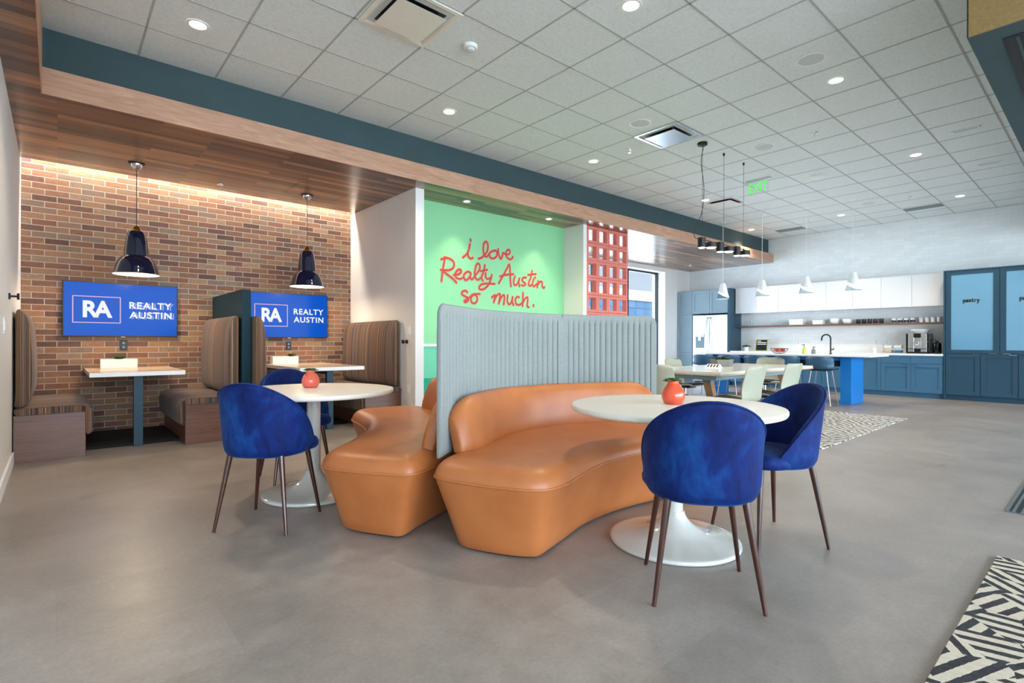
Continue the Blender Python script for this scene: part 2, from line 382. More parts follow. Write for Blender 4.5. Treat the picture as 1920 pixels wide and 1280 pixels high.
M['apple'] = plain('red_apple_skin', rgb(176,46,44), .3, .3, 30); M['peach'] = plain('peach_skin', rgb(226,128,88), .5, .2, 20)
M['soap'] = plain('yellow_green_soap', rgb(196,206,60), .25, .03); M['grey_glass'] = plain('grey_bottle', rgb(120,134,134), .3, .05)
M['board'] = plain('black_letter_felt', rgb(20,26,28), .9, .1); M['lime_frame'] = plain('lime_frame', rgb(176,186,112), .5, .05)
M['mug_dark'] = plain('dark_printed_mug', rgb(34,30,40), .3, .6, 60); M['purple'] = plain('berry_mug', rgb(66,34,52), .3, .3, 60)
M['snack'] = plain('coloured_packets', rgb(150,170,160), .5, .5, 60)
# ================================================================ setting
SZ, CZ = 3.055, 3.635          # wood soffit height, tile ceiling height
struct('floor', MB().box(-6, -7, -.1, 13.6, 8.3, 0), M['floor'], smooth=0)
struct('ceiling', MB().box(-.1, -7, CZ, 13.43, 5.73, CZ + .065).box(-6, -7, CZ, -.1, 3.0, CZ + .065), M['tile'], smooth=0)
g = MB(); w = .0075
for i in range(-16, 19):
    x = 2.985 + .6096*i
    if -6 < x < -.1: g.box(x - w, -7, CZ - .003, x + w, 3.0, CZ)
    elif -.05 < x < 13.4: g.box(x - w, -7 if x < 4.4 else .644, CZ - .003, x + w, 5.73, CZ)
for j in range(-17, 4):
    y = 3.333 + .6096*j
    g.box(-6 if y < 3 else -.1, y - w, CZ - .003, 4.43 if y < .6 else 13.43, y + w, CZ)
struct('ceiling_grid', g, M['bar'], smooth=0)
# wood soffit, its fascias and the painted band above
struct('ceiling_soffit', MB().box(-.3, 5.62, SZ, 3.46, 7.70, SZ + .06).box(3.46, 5.62, SZ, 13.43, 8.1, SZ + .06).box(-.3, 3.0, SZ, -.1, 5.62, SZ + .06), M['soffit'], smooth=0)
struct('ceiling_soffit_upper', MB().box(-.3, 5.75, SZ + .06, 13.43, 7.66, 3.70).box(3.46, 7.66, SZ + .06, 13.43, 8.3, 3.70).box(-.3, 7.66, 3.40, 3.46, 8.3, 3.70).box(-.42, 3.0, SZ + .06, -.12, 5.75, 3.70), M['teal'], smooth=0)
struct('trim_1', MB().box(-.1, 5.605, SZ, 13.43, 5.62, 3.268).box(-.1, 5.62, 3.25, 13.43, 5.73, 3.268), M['fascia'], smooth=0)
struct('trim_2', MB().box(-.12, 5.73, 3.262, 13.43, 5.76, CZ), M['teal'], smooth=0)
struct('trim_3', MB().box(-.099, 3.0, SZ, -.093, 5.604, CZ), M['fascia_y'], smooth=0)
# left wall with the lit cove over the bricks
struct('wall_left', MB().box(-.42, 3.0, 0, -.3, 8.0, SZ), M['paint'], smooth=0)
struct('baseboard_left', MB().box(-.3, 3.0, 0, -.284, 6.385, .105), M['paint_trim'], smooth=0, bevel=.002)
struct('wall_brick', MB().box(-.3, 7.84, .03, 3.46, 8.05, 3.62), M['brick'], smooth=0)
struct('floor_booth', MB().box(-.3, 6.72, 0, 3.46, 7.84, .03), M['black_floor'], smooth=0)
struct('wall_wing', MB().box(3.46, 5.88, 0, 3.585, 8.05, SZ), M['paint'], smooth=0)
struct('wall_green', MB().box(3.585, 6.305, 1.02, 6.65, 6.42, SZ), M['green'], smooth=0)
struct('wall_green_middle', MB().box(3.585, 6.305, .576, 6.65, 6.42, 1.02), M['green_mid'], smooth=0)
struct('wall_green_lower', MB().box(3.585, 6.305, 0, 6.65, 6.42, .576), M['green_dark'], smooth=0)
struct('trim_4', MB().box(3.585, 6.285, 1.02, 6.65, 6.305, 1.052), M['paint_trim'], smooth=0)
struct('wall_wing_short', MB().box(6.65, 5.86, 0, 6.738, 8.3, SZ), M['paint'], smooth=0)
# window wall
X0, X1 = 6.95, 12.232
struct('wall_window', MB().box(X1, 7.9, 0, 13.43, 8.3, SZ).box(6.738, 7.9, 2.94, X1, 8.3, SZ).box(6.738, 7.9, 0, X0, 8.3, 2.94).box(X0, 7.9, 0, X1, 8.3, .06), M['paint'], smooth=0)
fr = MB()
xs = [X0 + (X1 - X0)*k/4 for k in range(5)]
for x in xs: fr.box(x - .028, 8.12, .06, x + .028, 8.2, 2.94)
for z in (.06, 2.895): fr.box(X0, 8.12, z, X1, 8.2, z + .045)
win = struct('window_1', fr, M['black'], smooth=0)
for k in range(4):
    part('window_pane', MB().box(xs[k] + .035, 8.15, .13, xs[k+1] - .035, 8.156, 2.87), M['window_glass'], win, smooth=0)
# kitchen wall, far right
struct('wall_kitchen', MB().box(13.43, -7, 0, 13.6, 8.3, 3.70), M['subway'], smooth=0)
# walls behind the camera
struct('wall_back', MB().box(-6.1, -7, 0, -6, 3.1, CZ), M['paint'], smooth=0)
struct('wall_back_left', MB().box(-6, 3.0, 0, -.42, 3.1, CZ), M['paint'], smooth=0)
# right side: a glazed wall with daylight, never in frame
fr = MB(); gx = [-6 + 19.4*k/10 for k in range(11)]
for x in gx: fr.box(x - .04, -7.1, 0, x + .04, -7.0, CZ)
for z in (0, 1.0, CZ - .1): fr.box(-6, -7.09, z, 13.4, -7.01, z + .08)
struct('window_2', fr, M['black'], smooth=0)
# bulkhead near the camera on the right
bk = struct('ceiling_bulkhead', MB().box(4.44, -2.6, SZ, 13.43, .644, CZ), M['teal'], smooth=0)
struct('trim_5', MB().box(4.425, -2.6, SZ - .002, 4.44, .634, CZ - .004), M['tan'], smooth=0)
t = thing('slot_diffuser', 'long black linear slot diffuser in the underside of teal bulkhead', 'vent', (4.62, .49, SZ))
part('slot_frame', MB().box(0, -.26, -.004, 6, 0, 0), M['black'], t, smooth=0)
for k in range(3): part('blade', MB().box(.03, -.21 + k*.07, -.010, 5.97, -.196 + k*.07, -.004), M['teal'], t, smooth=0)
# ---------------------------------------------------------------- world outside
b = thing('office_building', 'blue glass office building with pale parapet seen through the window', 'building', (62, 50, 0))
part('facade', MB().box(-22, 0, 0, 12.1, 12, 7.6), M['facade'], b, smooth=0)
part('parapet', MB().box(-22.2, -.2, 7.6, 12.2, 12, 9.2), M['parapet'], b, smooth=0)
struct('ground_outside', MB().box(-60, 8.3, -.3, 140, 120, -.12), M['yard'], smooth=0)
struct('ground_outside_right', MB().box(-60, -80, -.3, 140, -7.1, -.12), M['yard'], smooth=0)

# ================================================================ red script on the green wall
SCRIPT= [[(4.499,2.323),(4.566,2.377),(4.606,2.446),(4.629,2.532)],[(4.589,2.398),(4.601,2.344),(4.641,2.32),(4.683,2.336)],[(4.638,2.603),(4.642,2.575)],[(4.786,2.331),(4.857,2.362),(4.941,2.447),(4.967,2.526),(4.959,2.587),(4.928,2.607),(4.892,2.574),(4.877,2.496),(4.887,2.422),(4.919,2.378),(4.959,2.391),(5.008,2.449)],[(5.063,2.481),(5.125,2.491),(5.15,2.451),(5.131,2.4),(5.082,2.368),(5.032,2.366),(5.002,2.391),(5.008,2.445),(5.063,2.481)],[(4.188,2.295),(4.172,2.208),(4.151,2.108),(4.13,1.947)],[(4.124,2.257),(4.193,2.286),(4.279,2.278),(4.339,2.234),(4.333,2.161),(4.268,2.119),(4.193,2.108),(4.119,2.106)],[(4.151,2.095),(4.225,2.053),(4.312,2.006),(4.389,1.944)],[(4.339,2.053),(4.421,2.069),(4.471,2.11),(4.455,2.141),(4.41,2.132),(4.366,2.074),(4.377,2.02),(4.444,2.003),(4.499,2.025)],[(4.635,2.115),(4.59,2.121),(4.533,2.088),(4.516,2.041),(4.545,1.995),(4.601,2.02),(4.641,2.079),(4.647,2.107),(4.636,2.041),(4.67,2.014),(4.728,2.077),(4.804,2.168),(4.812,2.234),(4.78,2.26),(4.745,2.228),(4.716,2.122),(4.728,2.049),(4.775,2.015),(4.828,2.047)],[(4.909,2.248),(4.887,2.156),(4.846,2.058),(4.87,2.008)],[(4.828,2.151),(4.954,2.181)],[(4.924,2.131),(4.924,2.074),(4.954,2.043),(4.99,2.051),(5.027,2.073)],[(5.045,2.113),(5.021,2.034),(4.978,1.955),(4.906,1.892),(4.835,1.873),(4.799,1.895),(4.834,1.944),(4.93,1.97),(5.101,1.978)],[(4.581,1.815),(4.556,1.837),(4.5,1.824),(4.483,1.786),(4.534,1.757),(4.596,1.733),(4.596,1.696),(4.545,1.666),(4.528,1.683),(4.568,1.713),(4.625,1.744),(4.694,1.794),(4.813,1.806)],[(4.694,1.785),(4.648,1.736),(4.66,1.676),(4.712,1.66),(4.758,1.695),(4.764,1.752),(4.729,1.787),(4.694,1.785)],[(5.17,2.521),(5.176,2.454),(5.201,2.398),(5.227,2.377),(5.252,2.423),(5.271,2.474),(5.322,2.455),(5.387,2.467),(5.412,2.51),(5.386,2.538),(5.341,2.511),(5.328,2.461),(5.354,2.41),(5.413,2.389),(5.459,2.411),(5.468,2.436)],[(5.184,1.994),(5.272,2.122),(5.348,2.237),(5.394,2.305),(5.413,2.223),(5.42,2.085),(5.434,1.963)],[(5.208,2.102),(5.336,2.138),(5.485,2.162)],[(5.519,2.128),(5.492,2.051),(5.506,1.993),(5.559,2.006),(5.605,2.08),(5.612,2.111),(5.599,2.039),(5.612,1.975)],[(5.759,2.128),(5.707,2.128),(5.673,2.085),(5.707,2.048),(5.748,2.025),(5.707,1.995),(5.65,2.001)],[(5.893,2.251),(5.859,2.141),(5.81,2.035),(5.845,2.002),(5.901,2.037)],[(5.796,2.176),(5.978,2.207)],[(5.929,2.126),(5.901,2.042),(5.929,1.997),(5.993,2.043)],[(5.96,2.153),(5.966,2.139)],[(6.028,2.093),(6.007,1.987)],[(6.007,2.024),(6.072,2.085),(6.122,2.079),(6.122,2.016),(6.159,1.987),(6.176,2.01)],[(5.047,1.768),(5.103,1.805),(5.109,1.795),(5.085,1.693)],[(5.091,1.712),(5.146,1.802),(5.203,1.83),(5.209,1.787),(5.184,1.678)],[(5.191,1.698),(5.241,1.788),(5.292,1.816),(5.298,1.762),(5.286,1.669)],[(5.369,1.82),(5.356,1.736),(5.389,1.678),(5.441,1.711),(5.473,1.807),(5.46,1.731),(5.487,1.668)],[(5.609,1.799),(5.566,1.807),(5.526,1.755),(5.546,1.691),(5.613,1.679),(5.667,1.712)],[(5.694,1.88),(5.681,1.662)],[(5.683,1.703),(5.735,1.786),(5.79,1.81),(5.79,1.728),(5.784,1.667),(5.821,1.648)],[(5.923,1.694),(5.927,1.673)]]
sc = MB(); ha = MB()
for st in SCRIPT:
    c = cat_rom([(x, 6.300, z) for x, z in st], 6) if len(st) > 2 else [Vector((x, 6.300, z)) for x, z in st]
    for mb, r in ((sc, .0155), (ha, .026)):
        q = MB().tube(c, r, 8)
        for p in (c[0], c[-1]): q.lathe([(r*math.cos(a), r*math.sin(a)) for a in (-1.5, -.8, 0, .8, 1.5)], 8, p)
        yy = 6.298 if mb is sc else 6.302
        mb.add([(v[0], yy + (v[1] - 6.300)*(.2 if mb is sc else .08), v[2]) for v in q.v], q.f)
s = solo('sign_lettering', sc, M['script'], 'red handwritten lettering i love Realty Austin so much on green wall', 'wall lettering')
part('overspray', ha, M['halo'], s, 'faint pinkish halo around the red strokes')

# ================================================================ coral breeze block screen
bm_ = MB(); bw, bh = .279, .2925
cols = 4; rows = 10; top = SZ - .002
for i in range(cols):
    for j in range(rows + 1):
        x0 = 6.739 + i*bw; z1 = top - j*bh; z0 = max(0, z1 - bh); x1 = x0 + bw
        if z1 - z0 < .03: continue
        m = .0015; x0 += m; x1 -= m; z0 += m; z1 -= m
        ft, fz = .042, .045
        if z1 - z0 < .12: bm_.box(x0, 5.85, z0, x1, 6.0, z1); continue
        y0, y1 = 5.85, 5.945
        def ring(y, a, c): return [(x0 + a, y, z0 + c), (x1 - a, y, z0 + c), (x1 - a, y, z1 - c), (x0 + a, y, z1 - c)]
        bm_.loft([ring(y0 + .006, 0, 0), ring(y0, .006, .006), ring(y0, ft - .006, fz - .006), ring(y0 + .008, ft, fz), ring(y1 - .008, ft, fz), ring(y1, ft - .006, fz - .006), ring(y1, .006, .006), ring(y1 - .006, 0, 0), ring(y0 + .006, 0, 0)], True, False, False)
solo('breeze_block_screen', bm_, M['coral'], 'coral red breeze block screen with square holes beside the window', 'screen wall', smooth=20)

# ================================================================ booths along the brick wall
def cushion_profile(kind):
    # seat cushion cross section in X (depth) and Z: flat top rolling over the front and hanging down (waterfall)
    if kind == 'seat':
        P = [(-.48, .425), (-.48, .475), (-.30, .488), (-.10, .490), (-.02, .482), (.035, .455), (.058, .40), (.055, .30), (.045, .225), (.025, .205), (.006, .215), (.002, .30), (.0, .41), (-.03, .425), (-.24, .425), (-.45, .425)]
    else:
        P = [(.012, .50), (.055, .488), (.098, .52), (.128, .60), (.135, .80), (.13, 1.02), (.118, 1.20), (.095, 1.31), (.055, 1.365), (.032, 1.368), (.018, 1.34), (.016, 1.25), (.016, .9), (.016, .60)]
    return P
def bench(name, label, side, xf, y0, y1, group, width=.515, end=False):
    # side +1: the sitter faces +X (seat front at x = xf), -1: mirrored
    t = thing(name, label, 'bench', (xf, y0, 0), 0, group)
    m = lambda x: x*side
    yl = y1 - y0
    b = MB(); b.box(m(-width + .004), .012, .0, m(0), yl, .42); o = part('base', b, M['laminate'], t, smooth=0, bevel=.003)
    P = cat_rom([(m(x*width/.50 if x < 0 else x), 0, z) for x, z in cushion_profile('seat')], 4, True)
    loops = []
    for k, (yy, sc_) in enumerate(((.0, .93), (.012, .985), (.03, 1), (yl - .01, 1), (yl, .98))):
        cx = sum(p.x for p in P)/len(P); cz = sum(p.z for p in P)/len(P)
        loops.append([(cx + (p.x - cx)*(1 - (1 - sc_)*.25), yy - .012, cz + (p.z - cz)*(1 - (1 - sc_)*.6)) for p in P])
    part('seat_cushion', MB().loft(loops), M['stripe'], t, smooth=60)
    P = cat_rom([(m(-width + x), 0, z) for x, z in cushion_profile('back')], 4, True)
    loops = []
    for yy, sc_ in ((.03, .90), (.042, .975), (.065, 1), (yl - .02, 1), (yl - .005, .97)):
        cx = m(-width + .06); cz = .93
        loops.append([(cx + (p.x - cx)*sc_, yy, cz + (p.z - cz)*(1 - (1 - sc_)*.28)) for p in P])
    part('back_cushion', MB().loft(loops), M['stripe'], t, smooth=60)
    return t
bench('booth_bench', 'striped booth bench against the white wall at far left', 1, .208, 6.39, 7.82, 'striped booth benches', .505)
bench('booth_bench', 'striped booth bench on left side of the teal booth divider', -1, 1.018, 6.39, 7.82, 'striped booth benches', .532)
bench('booth_bench', 'striped booth bench on right side of the teal booth divider', 1, 2.17, 6.25, 7.82, 'striped booth benches', .515)
bench('booth_bench', 'striped booth bench against the grey white wing wall with light switch', -1, 2.935, 6.22, 7.82, 'striped booth benches', .52)
solo('booth_divider', MB().box(-.0475, 0, 0, .0475, 1.45, 1.665), M['booth_teal'], 'tall dark teal divider panel standing between the two booths', 'partition', (1.6, 6.38, 0), smooth=0, bevel=.003)

def booth_table(label, x, yf):
    t = thing('booth_table', label, 'table', (x, yf, 0), 0, 'booth tables')
    part('tabletop', MB().box(-.398, .0, .732, .398, 7.838 - yf, .772), M['booth_top'], t, smooth=0, bevel=.002)
    part('edge_band', MB().box(-.40, -.003, .731, .40, 0, .774).box(-.401, 0, .731, -.398, 7.838 - yf, .774).box(.398, 0, .731, .401, 7.838 - yf, .774), M['white_plastic'], t, 'white edge band', smooth=0)
    part('leg', MB().box(-.04, .10, 0, .04, .16, .731), M['post_teal'], t, smooth=0, bevel=.002)
    part('bracket', MB().box(-.03, .16, .68, .03, 7.836 - yf, .731), M['post_teal'], t, smooth=0)
    return t
booth_table('pale booth table on teal post under the left television', .64, 6.55)
booth_table('pale booth table on teal post under the right television', 2.555, 6.28)

def leaf_mb(n, r, h, seed, w=.3, droop=0.0, c=(0, 0, 0)):
    mb = MB(); rr = random.Random(seed)
    for k in range(n):
        a = k*2.399 + rr.random()*.3; f = (k + 1)/n; ln = r*(.35 + .75*f); el = (1.25 - 1.0*f)
        d = Vector((math.cos(a)*math.cos(el), math.sin(a)*math.cos(el), math.sin(el))); sd = Vector((-math.sin(a), math.cos(a), 0)); up = sd.cross(d)*-1
        b0 = Vector(c)
        L = []
        for tt, ww in ((0, .35), (.3, .85), (.6, 1.0), (.85, .62), (1.0, .06)):
            p = b0 + d*ln*tt + Vector((0, 0, -droop*ln*tt*tt + h*tt)); hw = ln*w*ww
            L.append([p + sd*hw, p + up*hw*.35, p - sd*hw, p - up*hw*.25])
        mb.loft(L)
    return mb
def planter(label, x, y, z, w, px, plab=None):
    t = thing('planter_box', label, 'planter', (x, y, z), 0, 'white booth planters')
    b = MB(); hw, hd, h = w/2, .06, .105
    b.box(-hw, -hd, 0, hw, -hd + .01, h).box(-hw, hd - .01, 0, hw, hd, h).box(-hw, -hd + .01, 0, -hw + .01, hd - .01, h).box(hw - .01, -hd + .01, 0, hw, hd - .01, h).box(-hw + .01, -hd + .01, 0, hw - .01, hd - .01, .06)
    part('pot', b, M['ceramic'], t, smooth=0, bevel=.002)
    part('soil', MB().box(-hw + .01, -hd + .01, .06, hw - .01, hd - .01, .09), M['soil'], t, smooth=0)
    part('plant', leaf_mb(44, .072, .022, 3, .26, .1, (px, 0, .092)), M['leaf'], t, smooth=60)
    return t
planter('white planter with small green succulent on the left booth table', .545, 7.62, .772, .345, .005)
planter('white planter with small green succulent on the right booth table', 2.40, 7.62, .772, .345, .10)

def tv(label, x0):
    t = thing('television', label, 'tv', (x0, 7.838, 1.137), 0, 'wall televisions'); W, H = 1.106, .636
    part('housing', MB().box(0, -.055, 0, W, -.012, H).box(W*.3, -.012, H*.25, W*.7, 0, H*.75), M['black'], t, smooth=0, bevel=.003)
    part('screen', MB().box(.011, -.0565, .013, W - .011, -.055, H - .011), M['screen'], t, smooth=0)
    xd, zd = (1,0,0), (0,0,1); y = -.058
    f = MB(); x0_, x1_, z0_, z1_ = .085, .53, .158, .470; th = .010
    f.box(x0_, y, z0_, x1_, y + .001, z0_ + th).box(x0_, y, z1_ - th, x1_, y + .001, z1_).box(x0_, y, z0_, x0_ + th, y + .001, z1_).box(x1_ - th, y, z0_, x1_, y + .001, z1_)
    part('logo_outline', f, M['screen_pink'], t, smooth=0)
    part('logo_letters', text_mb('RA', (.178, y, .222), xd, zd, .272, .196, 0, .036, .82), M['screen_white'], t, smooth=0)
    part('upper_word', text_mb('REALTY', (.612, y, .338), xd, zd, .43, .082, 0, .024, 1.15), M['screen_white'], t, smooth=0)
    part('lower_word', text_mb('AUSTIN', (.612, y, .222), xd, zd, .43, .082, 0, .024, 1.15), M['screen_white'], t, smooth=0)
    part('power_light', MB().box(W/2 - .02, -.056, -.006, W/2 + .02, -.05, 0), M['white_plastic'], t, smooth=0)
    return t
a = tv('wall television with doubled lettering on brick above left booth table', .045)
part('ghost_word', text_mb('REALTY', (.636, -.0574, .330), (1,0,0), (0,0,1), .43, .082, 0, .012, 1.15), M['screen_ghost'], a, 'fainter doubled word', smooth=0)
part('ghost_word', text_mb('AUSTIN', (.636, -.0574, .214), (1,0,0), (0,0,1), .43, .082, 0, .012, 1.15), M['screen_ghost'], a, 'fainter doubled word', smooth=0)
tv('wall television with crisp white lettering on brick above right booth table', 1.966)

def outlet(name, label, M_plate, M_in, loc, n, group=None, cat='socket', double=True, sz=(.072, .115)):
    # n: outward direction of the plate, one of (0,-1), (-1,0)
    t = thing(name, label, cat, loc, 0 if n == (0, -1) else -PI/2, group)
    w, h = sz
    part('plate', MB().box(-w/2, -.007, -h/2, w/2, 0, h/2), M_plate, t, smooth=0, bevel=.002)
    if double:
        for z in (-.024, .024): part('socket_face', MB().lathe([(.017, -.0035), (.016, .0035)], 16).xf(Matrix.Translation((0, -.008, z)) @ Matrix.Rotation(PI/2, 4, 'X')), M_in, t, smooth=40)
    else:
        part('rocker', MB().box(-.017, -.011, -.034, .017, -.006, .034), M_in, t, smooth=0, bevel=.002)
    return t
outlet('wall_socket', 'black socket plate on bricks under the left television', M['black'], M['black_gloss'], (.606, 7.84, 1.038), (0, -1), 'black booth sockets', sz=(.075, .12))
outlet('wall_socket', 'black socket plate on bricks under the right television', M['black'], M['black_gloss'], (2.525, 7.84, 1.022), (0, -1), 'black booth sockets', sz=(.075, .12))
sw = outlet('light_switch', 'light switch on wing wall above the black coat hook', M['white_plastic'], M['white_plastic'], (3.46, 6.035, 1.226), (-1, 0), None, 'switch', False)
sw = outlet('wall_socket', 'low white socket plate on wing wall beside the booth bench', M['white_plastic'], M['white_plastic'], (3.46, 6.045, .463), (-1, 0))
t = thing('light_switch', 'light switch plate on the white left wall under the hook', 'switch', (-.3, 5.40, 1.20))
part('plate', MB().box(0, -.045, -.06, .007, .045, .06), M['white_plastic'], t, smooth=0, bevel=.002)
part('rocker', MB().box(.006, -.016, -.034, .011, .016, .034), M['white_plastic'], t, smooth=0)
outlet('light_switch', 'light switch on the white wall right of the window', M['white_plastic'], M['white_plastic'], (12.62, 7.9, .93), (0, -1), None, 'switch', False, (.10, .16))
def hook(label, loc, sgn):
    t = thing('coat_hook', label, 'hook', loc, 0, 'black coat hooks')
    part('mount_disc', MB().cone((0, 0, 0), (sgn*.012, 0, 0), .026, .026, 20), M['black'], t, smooth=40)
    part('stem', MB().cone((sgn*.01, 0, 0), (sgn*.05, 0, 0), .009, .009, 12), M['black'], t, smooth=40)
    part('knob', MB().cone((sgn*.05, 0, 0), (sgn*.066, 0, 0), .026, .028, 20), M['black'], t, smooth=40)
    return t
hook('black coat hook on the white wall at left edge above the bench', (-.3, 5.95, 1.453), 1)
hook('black coat hook on wing wall below the light switch', (3.46, 6.09, 1.085), -1)

def pendant(label, x, y):
    t = thing('pendant_lamp', label, 'lamp', (x, y, SZ), 0, 'navy pendant lamps'); zb = 1.82 - SZ
    part('canopy', MB().lathe([(.078, 0), (.078, -.008), (.05, -.012)], 28), M['black'], t)
    part('canopy_dome', MB().lathe([(.056, -.008), (.052, -.035), (.03, -.062), (.010, -.075)], 28), M['chrome'], t, smooth=60)
    part('cord', MB().cone((0, 0, -.07), (0, 0, zb + .54), .0035, .0035, 8), M['black'], t)
    part('cap', MB().lathe([(.004, zb + .545), (.026, zb + .535), (.043, zb + .505), (.046, zb + .478)], 28), M['brass'], t, smooth=60)
    prof = [(.044, .480), (.070, .477), (.084, .462), (.098, .39), (.110, .30), (.118, .212), (.119, .205), (.128, .202), (.158, .172), (.184, .122), (.203, .060), (.213, .018), (.218, .006), (.218, 0)]
    part('shade', MB().lathe([(r, zb + z) for r, z in prof] , 48, cap0=True, cap1=False).lathe([(.218, zb), (.212, zb + .004), (.193, zb + .055), (.170, zb + .12), (.136, zb + .175), (.10, zb + .20)], 48, cap0=False, cap1=False), M['navy'], t, smooth=40)
    part('shade_lining', MB().lathe([(.214, zb + .0015), (.209, zb + .006), (.188, zb + .052), (.163, zb + .115), (.128, zb + .17), (.095, zb + .20), (.09, zb + .36)], 48, cap0=False, cap1=True), M['shade_in'], t, smooth=60)
    part('bulb', MB().lathe([(.004, zb + .10), (.03, zb + .115), (.045, zb + .155), (.038, zb + .20), (.018, zb + .24)], 20), M['bulb'], t, smooth=60)
    lamp('POINT', 'pendant_light', (0, 0, zb + .06), 16, (1, .80, .55), t, shadow_soft_size=.05)
    return t
pendant('navy pendant lamp with brass cap hanging over the left booth table', .665, 7.13)
pendant('navy pendant lamp with brass cap hanging over the right booth table', 2.545, 7.16)
# cove light strip over the bricks
cv = solo('cove_light', MB().box(-.29, 7.665, 3.30, 3.45, 7.69, 3.33), M['white_plastic'], 'warm light strip hidden in the cove above the brick wall', 'lamp', smooth=0)
lamp('AREA', 'cove_glow', (1.58, 7.765, 3.26), 42, (1, .88, .74), None, (0, 0, 0), shape='RECTANGLE', size=3.7, size_y=.05)
# access hatch seam in soffit
hx = MB()
for a in ((2.26, 6.62, 2.94, 6.625), (2.26, 7.25, 2.94, 7.255), (2.26, 6.62, 2.265, 7.25), (2.935, 6.62, 2.94, 7.25)): hx.box(a[0], a[1], SZ - .0012, a[2], a[3], SZ)
solo('access_hatch', hx, M['black'], 'square access hatch outline in the wood soffit over right booth', 'hatch', smooth=0)
# ================================================================ curved benches
BX, BY = 2.712, 2.20
PANEL = [(u, 2.885 - .342*u*u) for u in (-1.122, -.98, -.84, -.70, -.55, -.40, -.25, -.10, .05, .18, .284, .45, .62, .78, .92, 1.045)]
SEAM_L = [(0,2.862),(-.18,2.852),(-.45,2.795),(-.66,2.712),(-.85,2.605),(-1.04,2.488),(-1.165,2.405),(-1.213,2.325),(-1.176,2.175),(-1.107,2.005),(-1.015,1.850),(-.925,1.788),(-.80,1.800),(-.615,1.868),(-.42,1.935),(-.24,1.975)]
BOT_L  = [(0,2.730),(-.18,2.725),(-.45,2.690),(-.63,2.610),(-.80,2.500),(-.96,2.395),(-1.06,2.335),(-1.104,2.262),(-1.07,2.150),(-1.0,2.015),(-.93,1.925),(-.875,1.900),(-.763,1.930),(-.588,1.985),(-.40,2.045),(-.22,2.078)]
def full(L, front):
    def sh(u, v):
        f = max(0, min(1, (-u - .3)/.5)); f = f*f*(3 - 2*f); g_ = max(0, min(1, (2.36 - v)/.25)); return v + .062*f*g_
    r = [(-u, sh(u, v)) for u, v in reversed(L[1:])]
    return L + [front] + r
def loop_xy(L, per=6): return [(p.x, p.y - BY) for p in cat_rom([(u, v, 0) for u, v in L], per, True)]
def inset(L, d):
    n = len(L); out = []
    for i in range(n):
        a = Vector(L[i-2]); b = Vector(L[(i+2) % n]); t = (b - a).normalized()
        out.append((L[i][0] - t.y*d*SGN, L[i][1] + t.x*d*SGN))
    return out
SL = loop_xy(full(SEAM_L, (0, 1.992))); BL = loop_xy(full(BOT_L, (0, 2.092)))
area = sum(SL[i][0]*SL[(i+1) % len(SL)][1] - SL[(i+1) % len(SL)][0]*SL[i][1] for i in range(len(SL)))
SGN = 1 if area > 0 else -1
def resample(P, m):
    L = [0]
    for a_, b_ in zip(P, P[1:]): L.append(L[-1] + math.hypot(b_[0] - a_[0], b_[1] - a_[1]))
    out = []; i = 0
    for k in range(m + 1):
        s = L[-1]*k/m
        while i < len(P) - 2 and L[i+1] < s: i += 1
        f = (s - L[i])/max(1e-9, L[i+1] - L[i]); out.append((P[i][0] + (P[i+1][0] - P[i][0])*f, P[i][1] + (P[i+1][1] - P[i][1])*f))
    return out
def seg_dist(x, y, S):
    best = 9
    for i in range(len(S)):
        ax, ay = S[i-1]; bx_, by_ = S[i]; ux, uy = bx_ - ax, by_ - ay; q = ux*ux + uy*uy
        f = 0 if q < 1e-12 else max(0, min(1, ((x - ax)*ux + (y - ay)*uy)/q)); dd = (x - ax - f*ux)**2 + (y - ay - f*uy)**2
        if dd < best: best = dd
    return math.sqrt(best)
def dome_top(S, m=110, kx=22, R=.115, H=.092, z0=.378):
    # upholstered top: ribs from the back outline to the front outline, rounded near the welt
    n = len(S); l = min(range(n), key=lambda i: S[i][0]); r = max(range(n), key=lambda i: S[i][0])
    pa = [S[i % n] for i in range(l, (r if r > l else r + n) + 1)]; pb = [S[i % n] for i in range(r, (l if l > r else l + n) + 1)][::-1]
    A = resample(pa, m); B = resample(pb, m); mb = MB(); vs = []
    for a_, b_ in zip(A, B):
        for k in range(kx + 1):
            f = .5 - .5*math.cos(PI*k/kx); x = a_[0] + (b_[0] - a_[0])*f; y = a_[1] + (b_[1] - a_[1])*f
            d = 0 if k in (0, kx) else seg_dist(x, y, S)
            e = 1 - min(d, R)/R; vs.append((x, y, z0 + H*math.sqrt(max(0, 1 - e**2.2)) + .006*min(1, d/.3)))
    c = kx + 1
    fs = [(i*c + k, i*c + k + 1, (i+1)*c + k + 1, (i+1)*c + k) for i in range(m) for k in range(kx)]
    return mb.add(vs, fs)
